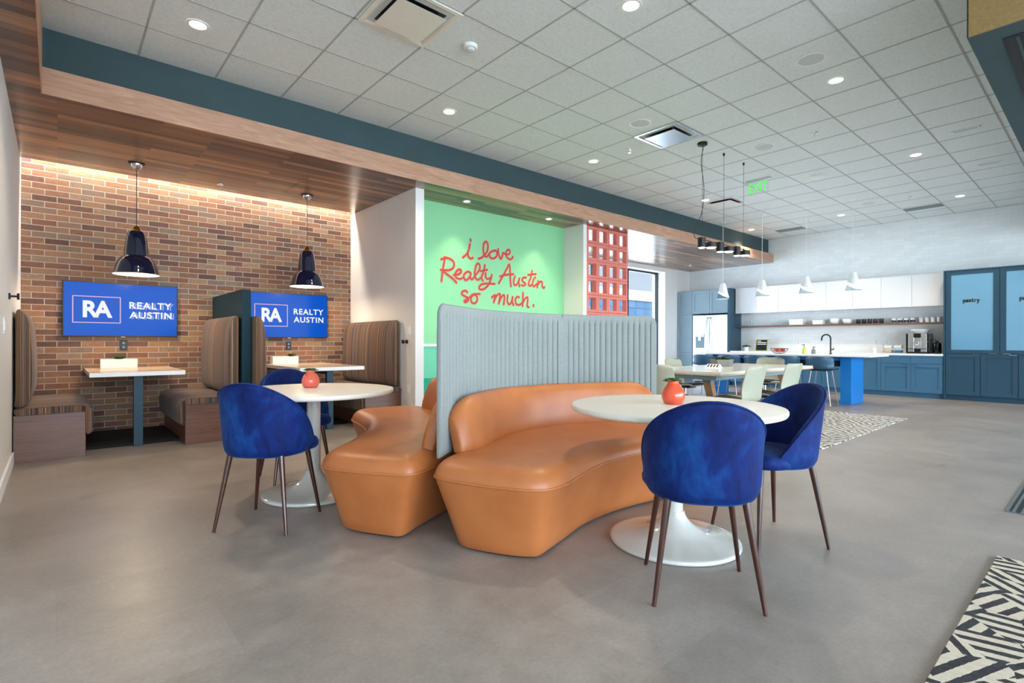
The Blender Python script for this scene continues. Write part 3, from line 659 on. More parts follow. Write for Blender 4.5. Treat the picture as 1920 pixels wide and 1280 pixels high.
def curved_bench(label, loc, rz, cut=0):
    t = thing('curved_bench', label, 'bench', loc, rz, 'curved tan benches')
    part('plinth', MB().loft([[(x, y, 0) for x, y in inset(BL, .03)], [(x, y, .03) for x, y in inset(BL, .03)]]), M['black_floor'], t, smooth=0)
    # tapered upholstered base
    loops = [[(x, y, .016) for x, y in inset(BL, .03)], [(x, y, .012) for x, y in inset(BL, .010)], [(x, y, .024) for x, y in BL]]
    for k in range(1, 9):
        f = k/8; loops.append([(b[0] + (s[0] - b[0])*f, b[1] + (s[1] - b[1])*f, .024 + .352*f) for b, s in zip(BL, SL)])
    part('base', MB().loft(loops), M['leather'], t, smooth=60)
    sm = [(x, y, .378) for x, y in SL]
    part('welt', MB().tube(sm, .0075, 6, True), M['leather'], t, smooth=60)
    prof = [(.0, .376), (-.004, .388), (.004, .408), (.022, .432), (.048, .449), (.085, .461), (.13, .468), (.17, .471)]
    part('seat', dome_top(SL), M['leather'], t, smooth=75)
    # upholstered backrest following the panel
    base = cat_rom(
                   [(-.985,2.392,0),(-.91,2.410,0),(-.80,2.445,0),(-.632,2.545,0),(-.43,2.655,0),(-.20,2.715,0),(.0,2.722,0),(.20,2.700,0),(.42,2.620,0),(.62,2.525,0),(.80,2.445,0),(.91,2.41,0),(.97,2.39,0)], 5)
    Lb = [0]
    for p, q in zip(base, base[1:]): Lb.append(Lb[-1] + (q - p).length)
    def bat(s):
        for i in range(len(Lb) - 1):
            if s <= Lb[i+1] or i == len(Lb) - 2: return base[i].lerp(base[i+1], (s - Lb[i])/(Lb[i+1] - Lb[i]))
    base = [bat(Lb[-1]*(f - .85*math.sin(2*PI*f)/(2*PI))) for f in [k/110 for k in range(111)]]
    n = len(base); loops = []
    # pad section: (offset behind the front line, height fraction)
    for i, p in enumerate(base):
        f_ = i/(n - 1); s = f_ - .85*math.sin(2*PI*f_)/(2*PI); q0 = bat(Lb[-1]*max(0, s - .05)); q1 = bat(Lb[-1]*min(1, s + .05)); tg = (q1 - q0).normalized(); nb = Vector((-tg.y, tg.x, 0))
        if nb.y < 0: nb = -nb
        f_ = i/(n - 1); s = f_ - .85*math.sin(2*PI*f_)/(2*PI); e = min(s, 1 - s)
        H = .312*min(1, math.sqrt(max(0, 1 - (max(0, .105 - e)/.105)**2*.62)))
        th = .115*(1 if e > .04 else .36 + .64*math.sqrt(max(0, 1 - (1 - e/.04)**2))); lean = .055
        sec = [(.012, .0), (-.004, .10), (-.006, .30), (.0, .6), (.010, .82), (.028, .95), (.055, 1.0), (.085, .985), (.105, .93), (.115, .80), (.115, .3), (.112, 0)]
        z0 = .458
        loops.append([(p.x + nb.x*((o - .055)*th/.115 + .055 + lean*h), p.y - BY + nb.y*((o - .055)*th/.115 + .055 + lean*h), z0 + H*h) for o, h in sec])
    part('backrest', MB().loft(loops), M['leather'], t, smooth=60)
    # two channel stitched privacy panels
    def panel(pts, nm):
        C = cat_rom([(u, v - BY, 0) for u, v in pts], 10)
        L = [0]
        for a, b in zip(C, C[1:]): L.append(L[-1] + (b - a).length)
        T = L[-1]; nch = max(3, round(T/.05)); PH = (0, .07, .2, .4, .6, .8, .93); N = nch*7
        def at(s):
            for i in range(len(L) - 1):
                if s <= L[i+1] or i == len(L) - 2:
                    f = (s - L[i])/(L[i+1] - L[i]); return C[i].lerp(C[i+1], f), (C[i+1] - C[i]).normalized()
        z0, z1 = .445, 1.300; loops = []; outl = []
        for k in range(N + 1):
            s = T*(k//7 + PH[k % 7])/nch if k < N else T; p, tg = at(min(max(s, 1e-5), T - 1e-5)); nb = Vector((tg.y, -tg.x, 0))
            if nb.y > 0: nb = -nb
            RL, RR = (.07, .03) if nm == 'long' else (.004, .07)
            e, R = (s, RL) if s < T/2 else (T - s, RR); zt = z1 - (R - math.sqrt(max(0, R*R - (R - e)**2)) if e < R else 0)
            ph = PH[k % 7]; bump = .013*(1 - abs(2*ph - 1)**5) - .004 if 7 <= k <= N - 7 else .009
            f = [(zt, .0), (zt - .004, .006), (zt - .03, .008), (zt - .045, .008 + (bump - .008)*.3), (zt - .07, .0005 + bump), (z0 + .02, .0005 + bump), (z0, .004)]
            d0 = .003
            row = [p + nb*(d0 + o) + Vector((0, 0, z)) for z, o in f] + [p - nb*(d0 + min(o, .006)) + Vector((0, 0, z)) for z, o in reversed(f)]
            loops.append([tuple(v) for v in row])
            outl.append(tuple(p + Vector((0, 0, zt))))
        o = part('privacy_panel', MB().loft(loops), M['felt'], t, smooth=50)
        pp = [tuple(Vector(loops[0][0]) + Vector((0, 0, z - loops[0][0][2]))) for z in (.45, .8, 1.1)] + outl
        part('piping', MB().tube([outl[0][:2] + (.448,)] + [outl[0][:2] + (1.0,)] + outl + [outl[-1][:2] + (1.0,)] + [outl[-1][:2] + (.448,)], .0042, 6), M['piping'], o, 'grey piped edge', smooth=60)
    panel(PANEL[1 if cut else 0:11], 'long'); panel(PANEL[10:len(PANEL) - cut], 'short')
    return t
OX, OY = 2.712, 3.085
curved_bench('curved tan leather bench with tall grey channelled panel facing the right round table', (BX, BY, 0), 0)
a = math.radians(-120.4); dx, dy = BX - OX, BY - OY
lx, ly = OX + dx*math.cos(a) - dy*math.sin(a) - .012, OY + dx*math.sin(a) + dy*math.cos(a) + .02
b_ = math.radians(-.8); ex, ey = lx - 1.5, ly - 2.4
lx, ly = 1.5 + ex*math.cos(b_) - ey*math.sin(b_), 2.4 + ex*math.sin(b_) + ey*math.cos(b_)
curved_bench('curved tan leather bench with tall grey channelled panel facing the left round table', (lx - .030, ly + .036, 0), a + b_, 3)

# ================================================================ round pedestal tables
def round_table(label, x, y):
    t = thing('round_table', label, 'table', (x, y, 0), 0, 'white round pedestal tables')
    part('tabletop', MB().lathe([(.02, .713), (.545, .713), (.552, .715), (.556, .72), (.559, .727), (.559, .738), (.556, .744), (.548, .746), (.02, .746)], 96), M['white_top'], t, smooth=40)
    prof = [(.30, .0), (.338, .002), (.345, .008), (.345, .016), (.340, .024), (.318, .029), (.27, .035), (.21, .046), (.160, .062), (.118, .084), (.088, .108), (.066, .136), (.053, .170)]
    P = cat_rom([(r, 0, z) for r, z in prof], 4)
    part('base', MB().lathe([(p.x, p.z) for p in P], 64), M['white_gloss'], t, smooth=50)
    part('column', MB().lathe([(.047, .165), (.047, .66), (.050, .69), (.16, .700), (.16, .713)], 40), M['white_gloss'], t, smooth=40)
    return t
RT = (2.56, 1.595); LT = (1.395, 3.785)
round_table('white round pedestal table beside the right curved bench', *RT)
round_table('white round pedestal table beside the left curved bench', *LT)

def bud_vase(label, x, y, mat, seed):
    t = thing('succulent_vase', label, 'vase', (x, y, .746), 0, 'round vases with succulents')
    P = cat_rom([(.040, 0, 0), (.052, 0, .008), (.0625, 0, .035), (.0615, 0, .060), (.050, 0, .088), (.034, 0, .108), (.029, 0, .119), (.031, 0, .126), (.027, 0, .126), (.024, 0, .112)], 5)
    part('vase', MB().lathe([(p.x, p.z) for p in P], 48), mat, t, smooth=60)
    part('plant', leaf_mb(20, .060, .006, seed, .36, .22, (0, 0, .118)), M['leaf'], t, smooth=50)
    return t
bud_vase('orange red glazed vase with succulent on the right round table', 2.59, 1.62, M['terracotta'], 5)
bud_vase('coral pink glazed vase with succulent on the left round table', 1.425, 3.93, M['coral_glaze'], 8)

# ================================================================ blue velvet chairs (front = +Y local)
def velvet_chair(label, x, y, rz):
    t = thing('velvet_chair', label, 'chair', (x, y, 0), rz, 'blue velvet chairs')
    NA = 46; a0 = math.radians(64)              # opening half angle measured from the front
    def top_z(q):                                # q = 0 at an arm tip, 1 at the middle of the back
        return .462 + .388*math.sin(min(1, q*1.02)*PI/2)**.95 if q < 1 else .85
    def rad(th, s):
        # plan: superellipse, half width .255, depth back .245, front .235 ; s widens with height
        c, sn = math.cos(th), math.sin(th); e = 2.35
        ax = .248*s; ay = (.232 if sn > 0 else .238)*s
        r = (abs(c/ax)**e + abs(sn/ay)**e)**(-1/e)
        return r
    outer = []
    for i in range(NA + 1):
        th = PI/2 + a0 + (2*PI - 2*a0)*i/NA; q = 1 - abs(2*i/NA - 1)
        zt = top_z(q); o = []; n_ = []
        hs = [0, .03, .10, .22, .40, .60, .80, .94, 1.0]
        for h in hs:
            z = .425 + (zt - .425)*h
            s = (.86 + .11*min(1, (z - .425)/.05)**.6 if z < .475 else .97) + .085*max(0, min(1, (z - .43)/.42))*(1 if q > .2 else .6 + 2*q)
            back = .035*max(0, (z - .52)/.33)*max(0, -math.sin(th))
            r = rad(th, s); o.append(Vector((r*math.cos(th), r*math.sin(th) - back, z)))
            tk = .040 - .014*h
            if h >= .94: tk = .026
            ri = r - tk; n_.append(Vector((ri*math.cos(th), ri*math.sin(th) - back, max(z, .44))))
        m = (o[-1] + n_[-1])/2 + Vector((0, 0, .008))
        outer.append([n_[0]] + o + [m] + list(reversed(n_))[:-1])
    part('shell', MB().loft([[tuple(v) for v in L] for L in outer], True), M['velvet'], t, smooth=70)
    # welt along the outer rim
    rim = [tuple(L[9] + Vector((0, 0, .002))) for L in outer]
    part('rim_welt', MB().tube(rim, .0045, 6), M['velvet'], t, smooth=60)
    seat = []
    for d, z in ((.05, .425), (.012, .430), (.0, .445), (-.002, .468), (.010, .490), (.035, .502), (.08, .508), (.15, .511)):
        L = []
        for k in range(56):
            th = 2*PI*k/56; r = rad(th, .965) - .026 - d + .062*min(1, max(0, (math.sin(th) + .05)*1.6))
            L.append((r*math.cos(th), r*math.sin(th), z))
        seat.append(L)
    part('seat', MB().loft(seat), M['velvet'], t, smooth=60)
    for sx in (-1, 1):
        for sy in (-1, 1):
            part('leg', MB().cone((sx*.155, sy*.150, .432), (sx*.216, sy*.206, 0), .0165, .0088, 16), M['walnut'], t, smooth=40)
    return t
def face(dx, dy): return math.atan2(dy, dx) - PI/2
velvet_chair('blue velvet chair seen from behind in front of the right round table', 2.158, 1.216, face(.33, .27))
velvet_chair('blue velvet chair turned sideways at right end of the right round table', 3.004, 1.286, face(-.86, .51))
velvet_chair('blue velvet chair seen from behind in front of the left round table', .974, 3.356, face(.31, .295))
velvet_chair('blue velvet chair half hidden beyond the left round table', 1.445, 4.31, face(-.03, -1))

# ================================================================ rugs and mat
solo('rug', MB().box(-1.1, -2.3, 0, 1.9, 0, .012), M['rug_near'], 'cream and black patterned rug at the bottom right corner', 'rug', (1.70, .402, 0), smooth=0, bevel=.003)
solo('rug', MB().box(0, 0, 0, 3.95, 3.1, .010), M['rug_far'], 'cream and grey patterned rug under the dining table', 'rug', (5.21, 1.965, 0), smooth=0, bevel=.003)
t = thing('entrance_mat', 'grey striped floor mat at the right edge of the floor', 'mat', (4.62, .478, 0))
part('border', MB().box(0, -1.4, 0, 3.2, 0, .006), M['mat'], t, smooth=0)
for k in range(8):
    for o_, w_ in ((.02, .012), (.05, .022), (.095, .010), (.13, .030)):
        part('strip', MB().box(.01, -o_ - k*.17 - w_, .006, 3.19, -o_ - k*.17, .008), M['mat_dark'] if w_ > .011 else M['speaker'], t, smooth=0)
# ================================================================ kitchen cabinets (fronts face -X)
WX, FX = 13.43, 12.83
def shaker(mb, x, y0, y1, z0, z1, fw=.062, th=.02):
    # a shaker front whose outer face is at x: raised frame round a recessed flat field
    a, b = min(y0, y1), max(y0, y1)
    mb.box(x + .014, a, z0, x + th, b, z1)
    mb.box(x, a, z0, x + .014, a + fw, z1).box(x, b - fw, z0, x + .014, b, z1).box(x, a + fw, z0, x + .014, b - fw, z0 + fw).box(x, a + fw, z1 - fw, x + .014, b - fw, z1)
    return mb
def front(t, nm, y0, y1, z0, z1, mat, ox, oy, hand=None, flat=False, fw=.062):
    g = .002; mb = MB()
    if flat: mb.box(FX - .02 - ox, min(y0, y1) + g - oy, z0 + g, FX - ox, max(y0, y1) - g - oy, z1 - g)
    else: shaker(mb, FX - .02 - ox, min(y0, y1) + g - oy, max(y0, y1) - g - oy, z0 + g, z1 - g, fw)
    d = part(nm, mb, mat, t, smooth=0, bevel=.0012)
    if hand:
        hy, hz = hand; part('handle', MB().box(FX - .036 - ox, hy - .05 - oy, hz - .003, FX - .018 - ox, hy + .05 - oy, hz + .003), M['chrome'], d, smooth=0)
    return d
def cab(label, y0, y1, z0, z1, mat, name='cabinet', group=None, toe=False):
    t = thing(name, label, 'cabinet', (FX, y0, z0), 0, group)
    b = MB().box(0, 0, .1 if toe else 0, .598, y1 - y0, z1 - z0)
    if toe: b.box(.06, 0, 0, .598, y1 - y0, .1)
    part('body', b, mat, t, smooth=0)
    return t
# base units
bx = [(3.20, 3.70), (2.70, 3.20), (2.20, 2.70)]
lab = ['blue base cabinet with one tall door next to the island end', 'blue base cabinet with drawer, left one of the pair by the pantry', 'blue base cabinet with drawer touching the pantry cupboard']
for k, (y0, y1) in enumerate(bx):
    t = cab(lab[k], y0, y1, 0, .826, M['cab'], 'base_cabinet', 'blue base cabinets', True)
    if k == 0: front(t, 'door', y0, y1, .1, .80, M['cab'], FX, y0, None)
    else:
        front(t, 'drawer', y0, y1, .668, .822, M['cab'], FX, y0, None, True)
        front(t, 'door', y0, y1, .1, .664, M['cab'], FX, y0, ((y0 + .07) if k == 1 else (y1 - .07), .655))
nm = ['first', 'second', 'third', 'fourth', 'fifth']
for k in range(5):
    y0 = 3.70 + k*.54; y1 = y0 + .54
    t = cab('blue base cabinet behind the island, ' + nm[k] + ' from its right end', y0, y1, 0, .826, M['cab'], 'base_cabinet', 'blue base cabinets', True)
    front(t, 'drawer', y0, y1, .668, .822, M['cab'], FX, y0, None, True); front(t, 'door', y0, y1, .1, .664, M['cab'], FX, y0, (y0 + .07, .655))
solo('worktop', MB().box(FX - .03, 2.193, .826, WX, 6.405, .866), M['quartz'], 'long white worktop along the tiled kitchen wall', 'countertop', smooth=0, bevel=.003)
# tall pantry cupboard
t = thing('pantry_cupboard', 'tall dark blue pantry cupboard with pale blue glass doors', 'cupboard', (FX, .60, 0))
part('body', MB().box(0, 0, .1, .598, 1.565, 2.43).box(.06, 0, 0, .598, 1.565, .1), M['cab_dark'], t, smooth=0)
part('side_panel', MB().box(-.03, 1.565, 0, .598, 1.59, 2.453), M['cab_dark'], t, smooth=0)
part('top_panel', MB().box(-.03, 0, 2.43, .598, 1.565, 2.453), M['cab_dark'], t, smooth=0)
for k in range(3):
    y1 = 2.160 - k*.503; y0 = y1 - .497
    front(t, 'lower_door', y0, y1, .1, .872, M['cab_dark'], FX, .60, ((y0 + .06), .862), fw=.07)
for k in range(2):
    y1 = 2.160 - k*.765; y0 = y1 - .757; mb = MB(); f = .082; x = -.02
    a, b, z0, z1 = y0 - .60, y1 - .60, .885, 2.428
    mb.box(x, a, z0, 0, a + f, z1).box(x, b - f, z0, 0, b, z1).box(x, a + f, z0, 0, b - f, z0 + .066).box(x, a + f, z1 - .066, 0, b - f, z1)
    d = part('glass_door', mb, M['cab_dark'], t, smooth=0, bevel=.0015)
    part('glass', MB().box(-.008, a + f, z0 + .066, 0, b - f, z1 - .066), M['frost'], d, 'pale blue back painted glass', smooth=0)
    part('handle', MB().box(-.036, (a + .04) if k == 0 else (b - .14), .88, -.018, (a + .14) if k == 0 else (b - .04), .886), M['chrome'], d, smooth=0)
    # slab serif word 'pantry' in dark strokes
    wd_ = MB(); Y0 = 1.905 - .60 - k*.765; Z0 = 1.842; xh = .044; u = .0385
    def stroke(pts, r=.0075): wd_.tube([(-.0095, Y0 - px*u, Z0 + pz*xh) for px, pz in pts], r, 6)
    def arc(cx_, cz_, rx, rz_, a0_, a1_, n=10): return [(cx_ + rx*math.cos(math.radians(a0_ + (a1_ - a0_)*i/n)), cz_ + rz_*math.sin(math.radians(a0_ + (a1_ - a0_)*i/n))) for i in range(n + 1)]
    q = .0
    stroke([(.12, 1), (.12, -.65)]); stroke([(-.02, 1), (.12, 1)], .004); stroke([(-.04, -.65), (.32, -.65)], .004); stroke(arc(.45, .5, .36, .48, 160, -160))
    q = 1.12; stroke([(q + .1, .85)] + arc(q + .36, .68, .26, .30, 140, 0) + [(q + .62, .02), (q + .80, .02)]); stroke(arc(q + .34, .28, .27, .26, 40, 320))
    q = 2.15; stroke([(q + .1, 1), (q + .1, 0)]); stroke([(q - .03, 1), (q + .1, 1)], .004); stroke([(q - .05, 0), (q + .27, 0)], .004); stroke([(q + .1, .6)] + arc(q + .40, .62, .27, .36, 150, 0) + [(q + .67, 0)]); stroke([(q + .52, 0), (q + .84, 0)], .004)
    q = 3.22; stroke([(q + .25, 1.45), (q + .25, .25), (q + .40, .02), (q + .68, .10)]); stroke([(q, 1), (q + .62, 1)], .004)
    q = 4.12; stroke([(q + .14, 1), (q + .14, 0)]); stroke([(q - .02, 1), (q + .14, 1)], .004); stroke([(q - .03, 0), (q + .38, 0)], .004); stroke([(q + .14, .6), (q + .32, .92), (q + .55, .95), (q + .62, .80)])
    q = 5.02; stroke([(q + .12, 1), (q + .48, .05)]); stroke([(q + .86, 1), (q + .40, -.45), (q + .22, -.66), (q + .04, -.60)]); stroke([(q, 1), (q + .30, 1)], .004); stroke([(q + .68, 1), (q + .98, 1)], .004)
    part('word', wd_, M['black'], d, 'dark typewriter lettering pantry', smooth=50)
# tall units round the fridge
t = thing('larder_cabinet', 'tall window lit blue cabinet with three doors left of the fridge', 'cabinet', (FX, 7.45, 0))
part('body', MB().box(0, 0, .1, .598, .445, 2.445).box(.06, 0, 0, .598, .445, .1), M['cab_window_lit'], t, smooth=0)
for z0, z1 in ((.1, .80), (.81, 1.805), (1.815, 2.43)): front(t, 'door', 7.45, 7.89, z0, z1, M['cab_window_lit'], FX, 7.45)
t = thing('overhead_cabinet', 'window lit blue cabinet with two doors above the stainless fridge', 'cabinet', (FX, 6.465, 1.83))
part('body', MB().box(0, 0, 0, .598, .983, .615), M['cab_window_lit'], t, smooth=0)
for y0, y1 in ((6.465, 6.955), (6.957, 7.447)):
    front(t, 'door', y0, y1, 1.835, 2.43, M['cab_window_lit'], FX, 6.465); [c for c in t.children][-1].location.z = -1.83
solo('end_panel', MB().box(-.03, 0, 0, .60, .045, 2.45), M['cab_dark'], 'tall dark blue end panel right of the fridge', 'panel', (FX, 6.415, 0), smooth=0, bevel=.002)
t = thing('refrigerator', 'stainless steel french door fridge with water dispenser', 'fridge', (12.80, 6.475, 0))
W = .955
part('body', MB().box(.06, 0, .04, .60, W, 1.79), M['grey_apron'], t, smooth=0)
part('door', MB().box(0, W/2 + .003, .66, .06, W, 1.79), M['steel'], t, smooth=0, bevel=.012, seg=3)
part('door', MB().box(0, 0, .66, .06, W/2 - .003, 1.79), M['steel'], t, smooth=0, bevel=.012, seg=3)
dr = part('freezer_drawer', MB().box(0, 0, .06, .06, W, .65), M['steel'], t, smooth=0, bevel=.012, seg=3)
part('handle', MB().tube(cat_rom([(-.005, .1, .60), (-.045, .16, .60), (-.05, W/2, .60), (-.045, W - .16, .60), (-.005, W - .1, .60)], 6), .012, 10), M['chrome'], dr)
for s in (-1, 1):
    yy = W/2 + s*.045
    part('handle', MB().tube(cat_rom([(-.005, yy, .74), (-.045, yy, .80), (-.055, yy + s*.012, 1.2), (-.045, yy, 1.66), (-.005, yy, 1.72)], 6), .013, 10), M['chrome'], t)
d = part('dispenser', MB().box(-.006, .62, .93, .0, .86, 1.30), M['grey_apron'], t, smooth=0)
part('control_panel', MB().box(-.012, .62, 1.22, -.006, .86, 1.30), M['white_plastic'], d, smooth=0)
part('nozzle', MB().box(-.03, .70, 1.12, -.006, .78, 1.22), M['white_plastic'], d, smooth=0)
# white wall cupboards in pairs
for k in range(4):
    y1 = 6.398 - k*1.044; y0 = y1 - 1.044
    t = thing('wall_cupboard', 'white glossy wall cupboard, ' + ['leftmost, beside the fridge panel', 'second from the fridge panel', 'third from the fridge panel', 'rightmost, beside the pantry'][k], 'cabinet', (13.10, y0, 1.812), 0, 'white wall cupboards')
    part('body', MB().box(0, .001, 0, .33, 1.043, .636), M['white_lacq'], t, smooth=0)
    for q in range(2):
        d = part('door', MB().box(-.02, q*.522 + .002, .0, 0, q*.522 + .520, .636), M['white_lacq'], t, smooth=0, bevel=.001)
        hy = .522 + (-.06 if q == 0 else .06)
        part('handle', MB().box(-.034, hy - .045, -.006, -.0, hy + .045, -.001), M['chrome'], d, smooth=0)
solo('wall_shelf', MB().box(13.17, 2.20, 1.462, WX, 6.40, 1.494), M['shelf'], 'long walnut shelf under the white wall cupboards', 'shelf', smooth=0, bevel=.002)
# things on the shelf
def tumbler(y, h, r, label, grp): return solo('drinking_glass', MB().lathe([(r*.8, 0), (r, h), (r - .002, h), (r*.8 - .002, .006)], 20), M['tumbler'], label, 'glass', (13.28, y, 1.494), 0, grp, smooth=40)
ordn = ['leftmost', 'second from left', 'third from left', 'fourth from left', 'fifth from left', 'sixth from left', 'seventh from left', 'eighth from left']
for k in range(5): tumbler(6.22 - k*.075, .155, .031, 'tall clear drinking glass on the shelf, ' + ordn[k] + ' in its row', 'tall drinking glasses')
for k in range(8): tumbler(5.60 - k*.058, .088, .026, 'short clear drinking glass on the shelf, ' + ordn[k] + ' in its row', 'short drinking glasses')
def bowl_sq(name, y, w, h, label, d=.20):
    b = MB(); x0, x1 = -d/2, d/2
    b.loft([[(x0, -w/2, 0), (x1, -w/2, 0), (x1, w/2, 0), (x0, w/2, 0)], [(x0 - .01, -w/2 - .01, h), (x1 + .01, -w/2 - .01, h), (x1 + .01, w/2 + .01, h), (x0 - .01, w/2 + .01, h)], [(x0, -w/2, h), (x1, -w/2, h), (x1, w/2, h), (x0, w/2, h)], [(x0 + .01, -w/2 + .01, .012), (x1 - .01, -w/2 + .01, .012), (x1 - .01, w/2 - .01, .012), (x0 + .01, w/2 - .01, .012)]])
    return solo(name, b, M['ceramic_cool'], label, 'dish', (13.29, y, 1.494), 0, 'white shelf dishes', smooth=0, bevel=.006)
bowl_sq('square_dish', 4.99, .30, .135, 'large white square dish, leftmost of the dishes on the shelf')
bowl_sq('square_dish', 4.52, .21, .098, 'low white square dish, second dish on the shelf')
def bowl(y, h, r, label):
    P = cat_rom([(r*.5, 0, 0), (r*.85, 0, h*.25), (r, 0, h*.62), (r, 0, h), (r - .006, 0, h), (r - .008, 0, h*.62), (r*.5, 0, .012)], 4)
    return solo('bowl', MB().lathe([(p.x, p.z) for p in P], 28), M['ceramic_cool'], label, 'bowl', (13.29, y, 1.494), 0, 'white shelf dishes', smooth=60)
bowl(4.20, .125, .095, 'white rounded bowl, left one of the two deep bowls on the shelf')
bowl(3.95, .105, .095, 'white rounded bowl beside the dark mugs on the shelf')
def mug(y, mat, label, grp, h=.098, r=.043, handle=True, z=1.494, x=13.28, hs=1):
    t = thing('mug', label, 'mug', (x, y, z), 0, grp)
    part('body', MB().lathe([(r*.9, 0), (r, .006), (r, h), (r - .004, h), (r - .005, .01)], 24), mat, t, smooth=40)
    if handle: part('handle', MB().tube(cat_rom([(0, hs*(r - .002), h*.8), (0, hs*(r + .006), h*.79), (0, hs*(r + .010), h*.5), (0, hs*(r + .006), h*.22), (0, hs*(r - .002), h*.2)], 4), .004, 8), M['ceramic_cool'], t)
    return t
for k in range(5): mug(3.735 - k*.106, M['purple'] if k in (2, 3) else M['mug_dark'], 'dark printed mug on the shelf, ' + ordn[k] + ' of the dark row', 'dark mugs')
for k in range(4):
    t = mug(3.085 - k*.106, M['ceramic_cool'], 'white mug with dark printed base on the shelf, ' + ordn[k] + ' of its row', 'white and dark mugs')
    part('print_band', MB().lathe([(.0434, .008), (.0436, .05), (.0434, .056)], 24, cap0=False, cap1=False), M['mug_dark'], t, 'dark printed band')
for k in range(4):
    y = 2.625 - k*.095
    solo('cup', MB().lathe([(.033, 0), (.041, .105), (.038, .105), (.030, .008)], 24), M['ceramic_cool'], 'plain white cup on the shelf by the pantry, ' + ordn[k] + ' of its row', 'cup', (13.28, y, 1.494), 0, 'white cups', smooth=40)
# worktop things
WZ = .866
t = thing('coffee_machine', 'black and silver coffee machine on the worktop by the pantry', 'coffee machine', (12.93, 2.62, WZ))
part('body', MB().box(.02, -.19, .03, .36, .19, .40), M['black_gloss'], t, smooth=0, bevel=.008)
for s in (-1, 1): part('silver_side', MB().box(0, s*.055, .03, .03, s*.15, .40), M['steel'], t, smooth=0, bevel=.004)
part('front_panel', MB().box(.004, -.055, .10, .03, .055, .315), M['steel'], t, smooth=0)
part('display', MB().box(-.002, -.06, .32, .03, .06, .395), M['black_gloss'], t, smooth=0)
part('spout', MB().box(-.045, -.03, .20, .01, .03, .235).box(-.04, -.025, .16, -.02, -.01, .20).box(-.04, .01, .16, -.02, .025, .20), M['chrome'], t, smooth=0, bevel=.003)
part('drip_tray', MB().box(-.06, -.17, .0, .05, .17, .035).box(-.065, -.185, .09, .0, .185, .10), M['black'], t, smooth=0, bevel=.003)
part('bean_hopper', MB().lathe([(.11, .40), (.165, .475), (.165, .485), (.155, .485)], 32, (.18, -.01, 0)), M['ceramic'], t, smooth=40)
part('feet', MB().box(.03, -.18, 0, .34, .18, .03), M['black'], t, smooth=0)
t = thing('milk_cooler', 'small black milk cooler with hose beside the coffee machine', 'milk cooler', (13.02, 2.325, WZ))
part('body', MB().lathe([(.062, 0), (.068, .01), (.068, .20), (.05, .215)], 28), M['black_gloss'], t, smooth=40)
part('lid', MB().lathe([(.03, .21), (.03, .24), (.012, .255)], 20), M['black'], t)
part('hose', MB().tube(cat_rom([(0, 0, .25), (-.06, .05, .28), (-.13, .10, .25), (-.17, .17, .215)], 8), .006, 8), M['chrome'], t)
t = thing('drawer_organiser', 'clear plastic drawer box of small packets beside the coffee machine', 'box', (13.0, 3.05, WZ))
part('shell', MB().box(0, -.17, 0, .20, .17, .004).box(0, -.17, .094, .20, .17, .098).box(0, -.17, .19, .20, .17, .194).box(0, -.17, .004, .20, -.166, .19).box(0, .166, .004, .20, .17, .19).box(0, -.002, .004, .20, .002, .19), M['tumbler'], t, smooth=0)
for a, (yy, zz) in enumerate(((-.085, .01), (.085, .01), (-.085, .105), (.085, .105))):
    mt = [M['island_blue'], M['oak'], M['white_plastic'], M['white_plastic']][a]
    part('packet', MB().box(.03, yy - .065, zz, .17, yy + .065, zz + .05), mt, t, smooth=0, bevel=.01)
t = thing('utensil_jar', 'small white jar holding white spoons on the worktop', 'jar', (13.0, 3.36, WZ))
part('jar', MB().lathe([(.034, 0), (.036, .08), (.030, .10), (.028, .10), (.03, .01)], 24), M['ceramic_cool'], t, smooth=40)
for a, b in ((-.035, .0), (.03, .01), (.005, -.02)):
    part('spoon', MB().tube([(0, 0, .05), (b, a, .135)], .004, 6).lathe([(.002, -.012), (.012, 0), (.002, .012)], 12, (b, a, .142), sx=.5), M['white_plastic'], t)
t = thing('potted_plant', 'small green plant in a white pot at the far end of the worktop', 'plant', (13.05, 6.10, WZ))
part('pot', MB().lathe([(.05, 0), (.055, .11), (.05, .11), (.048, .09)], 28), M['ceramic_cool'], t, smooth=40)
part('soil', MB().lathe([(.047, .085), (.047, .095)], 20), M['soil'], t)
part('foliage', leaf_mb(26, .14, .02, 11, .22, .35, (0, 0, .09)), M['leaf'], t, smooth=50)
t = thing('letter_board', 'lime framed black letter board leaning on the tiled kitchen wall', 'sign', (13.10, 5.76, WZ)); t.rotation_euler = (0, math.radians(10), 0)
part('frame', MB().box(0, -.15, 0, .02, -.13, .30).box(0, .13, 0, .02, .15, .30).box(0, -.13, 0, .02, .13, .02).box(0, -.13, .28, .02, .13, .30), M['lime_frame'], t, smooth=0)
part('felt', MB().box(.006, -.13, .02, .018, .13, .28), M['board'], t, smooth=0)
part('letters', MB().box(.004, .02, .245, .006, .11, .260).box(.004, -.11, .205, .006, .11, .222).box(.004, -.11, .165, .006, .11, .182), M['white_plastic'], t, smooth=0)
solo('bottle', MB().lathe([(.03, 0), (.032, .12), (.012, .17), (.012, .21), (.014, .22)], 20), M['tumbler'], 'clear bottle standing behind the small white potted plant', 'bottle', (13.25, 6.17, WZ), smooth=50)
for k, (y, z) in enumerate(((5.02, 1.08), (3.31 + .10, 1.09), (3.25 + .02 - .02, 1.09))):
    outlet('wall_socket', ['white socket on the kitchen tiles left of the tap', 'white socket on the kitchen tiles right of the tap', 'white socket plate on the tiles, right one of a touching pair'][k], M['white_plastic'], M['speaker'], (WX, y + (.0 if k != 1 else .03), z), (-1, 0), 'white kitchen sockets', sz=(.08, .125))

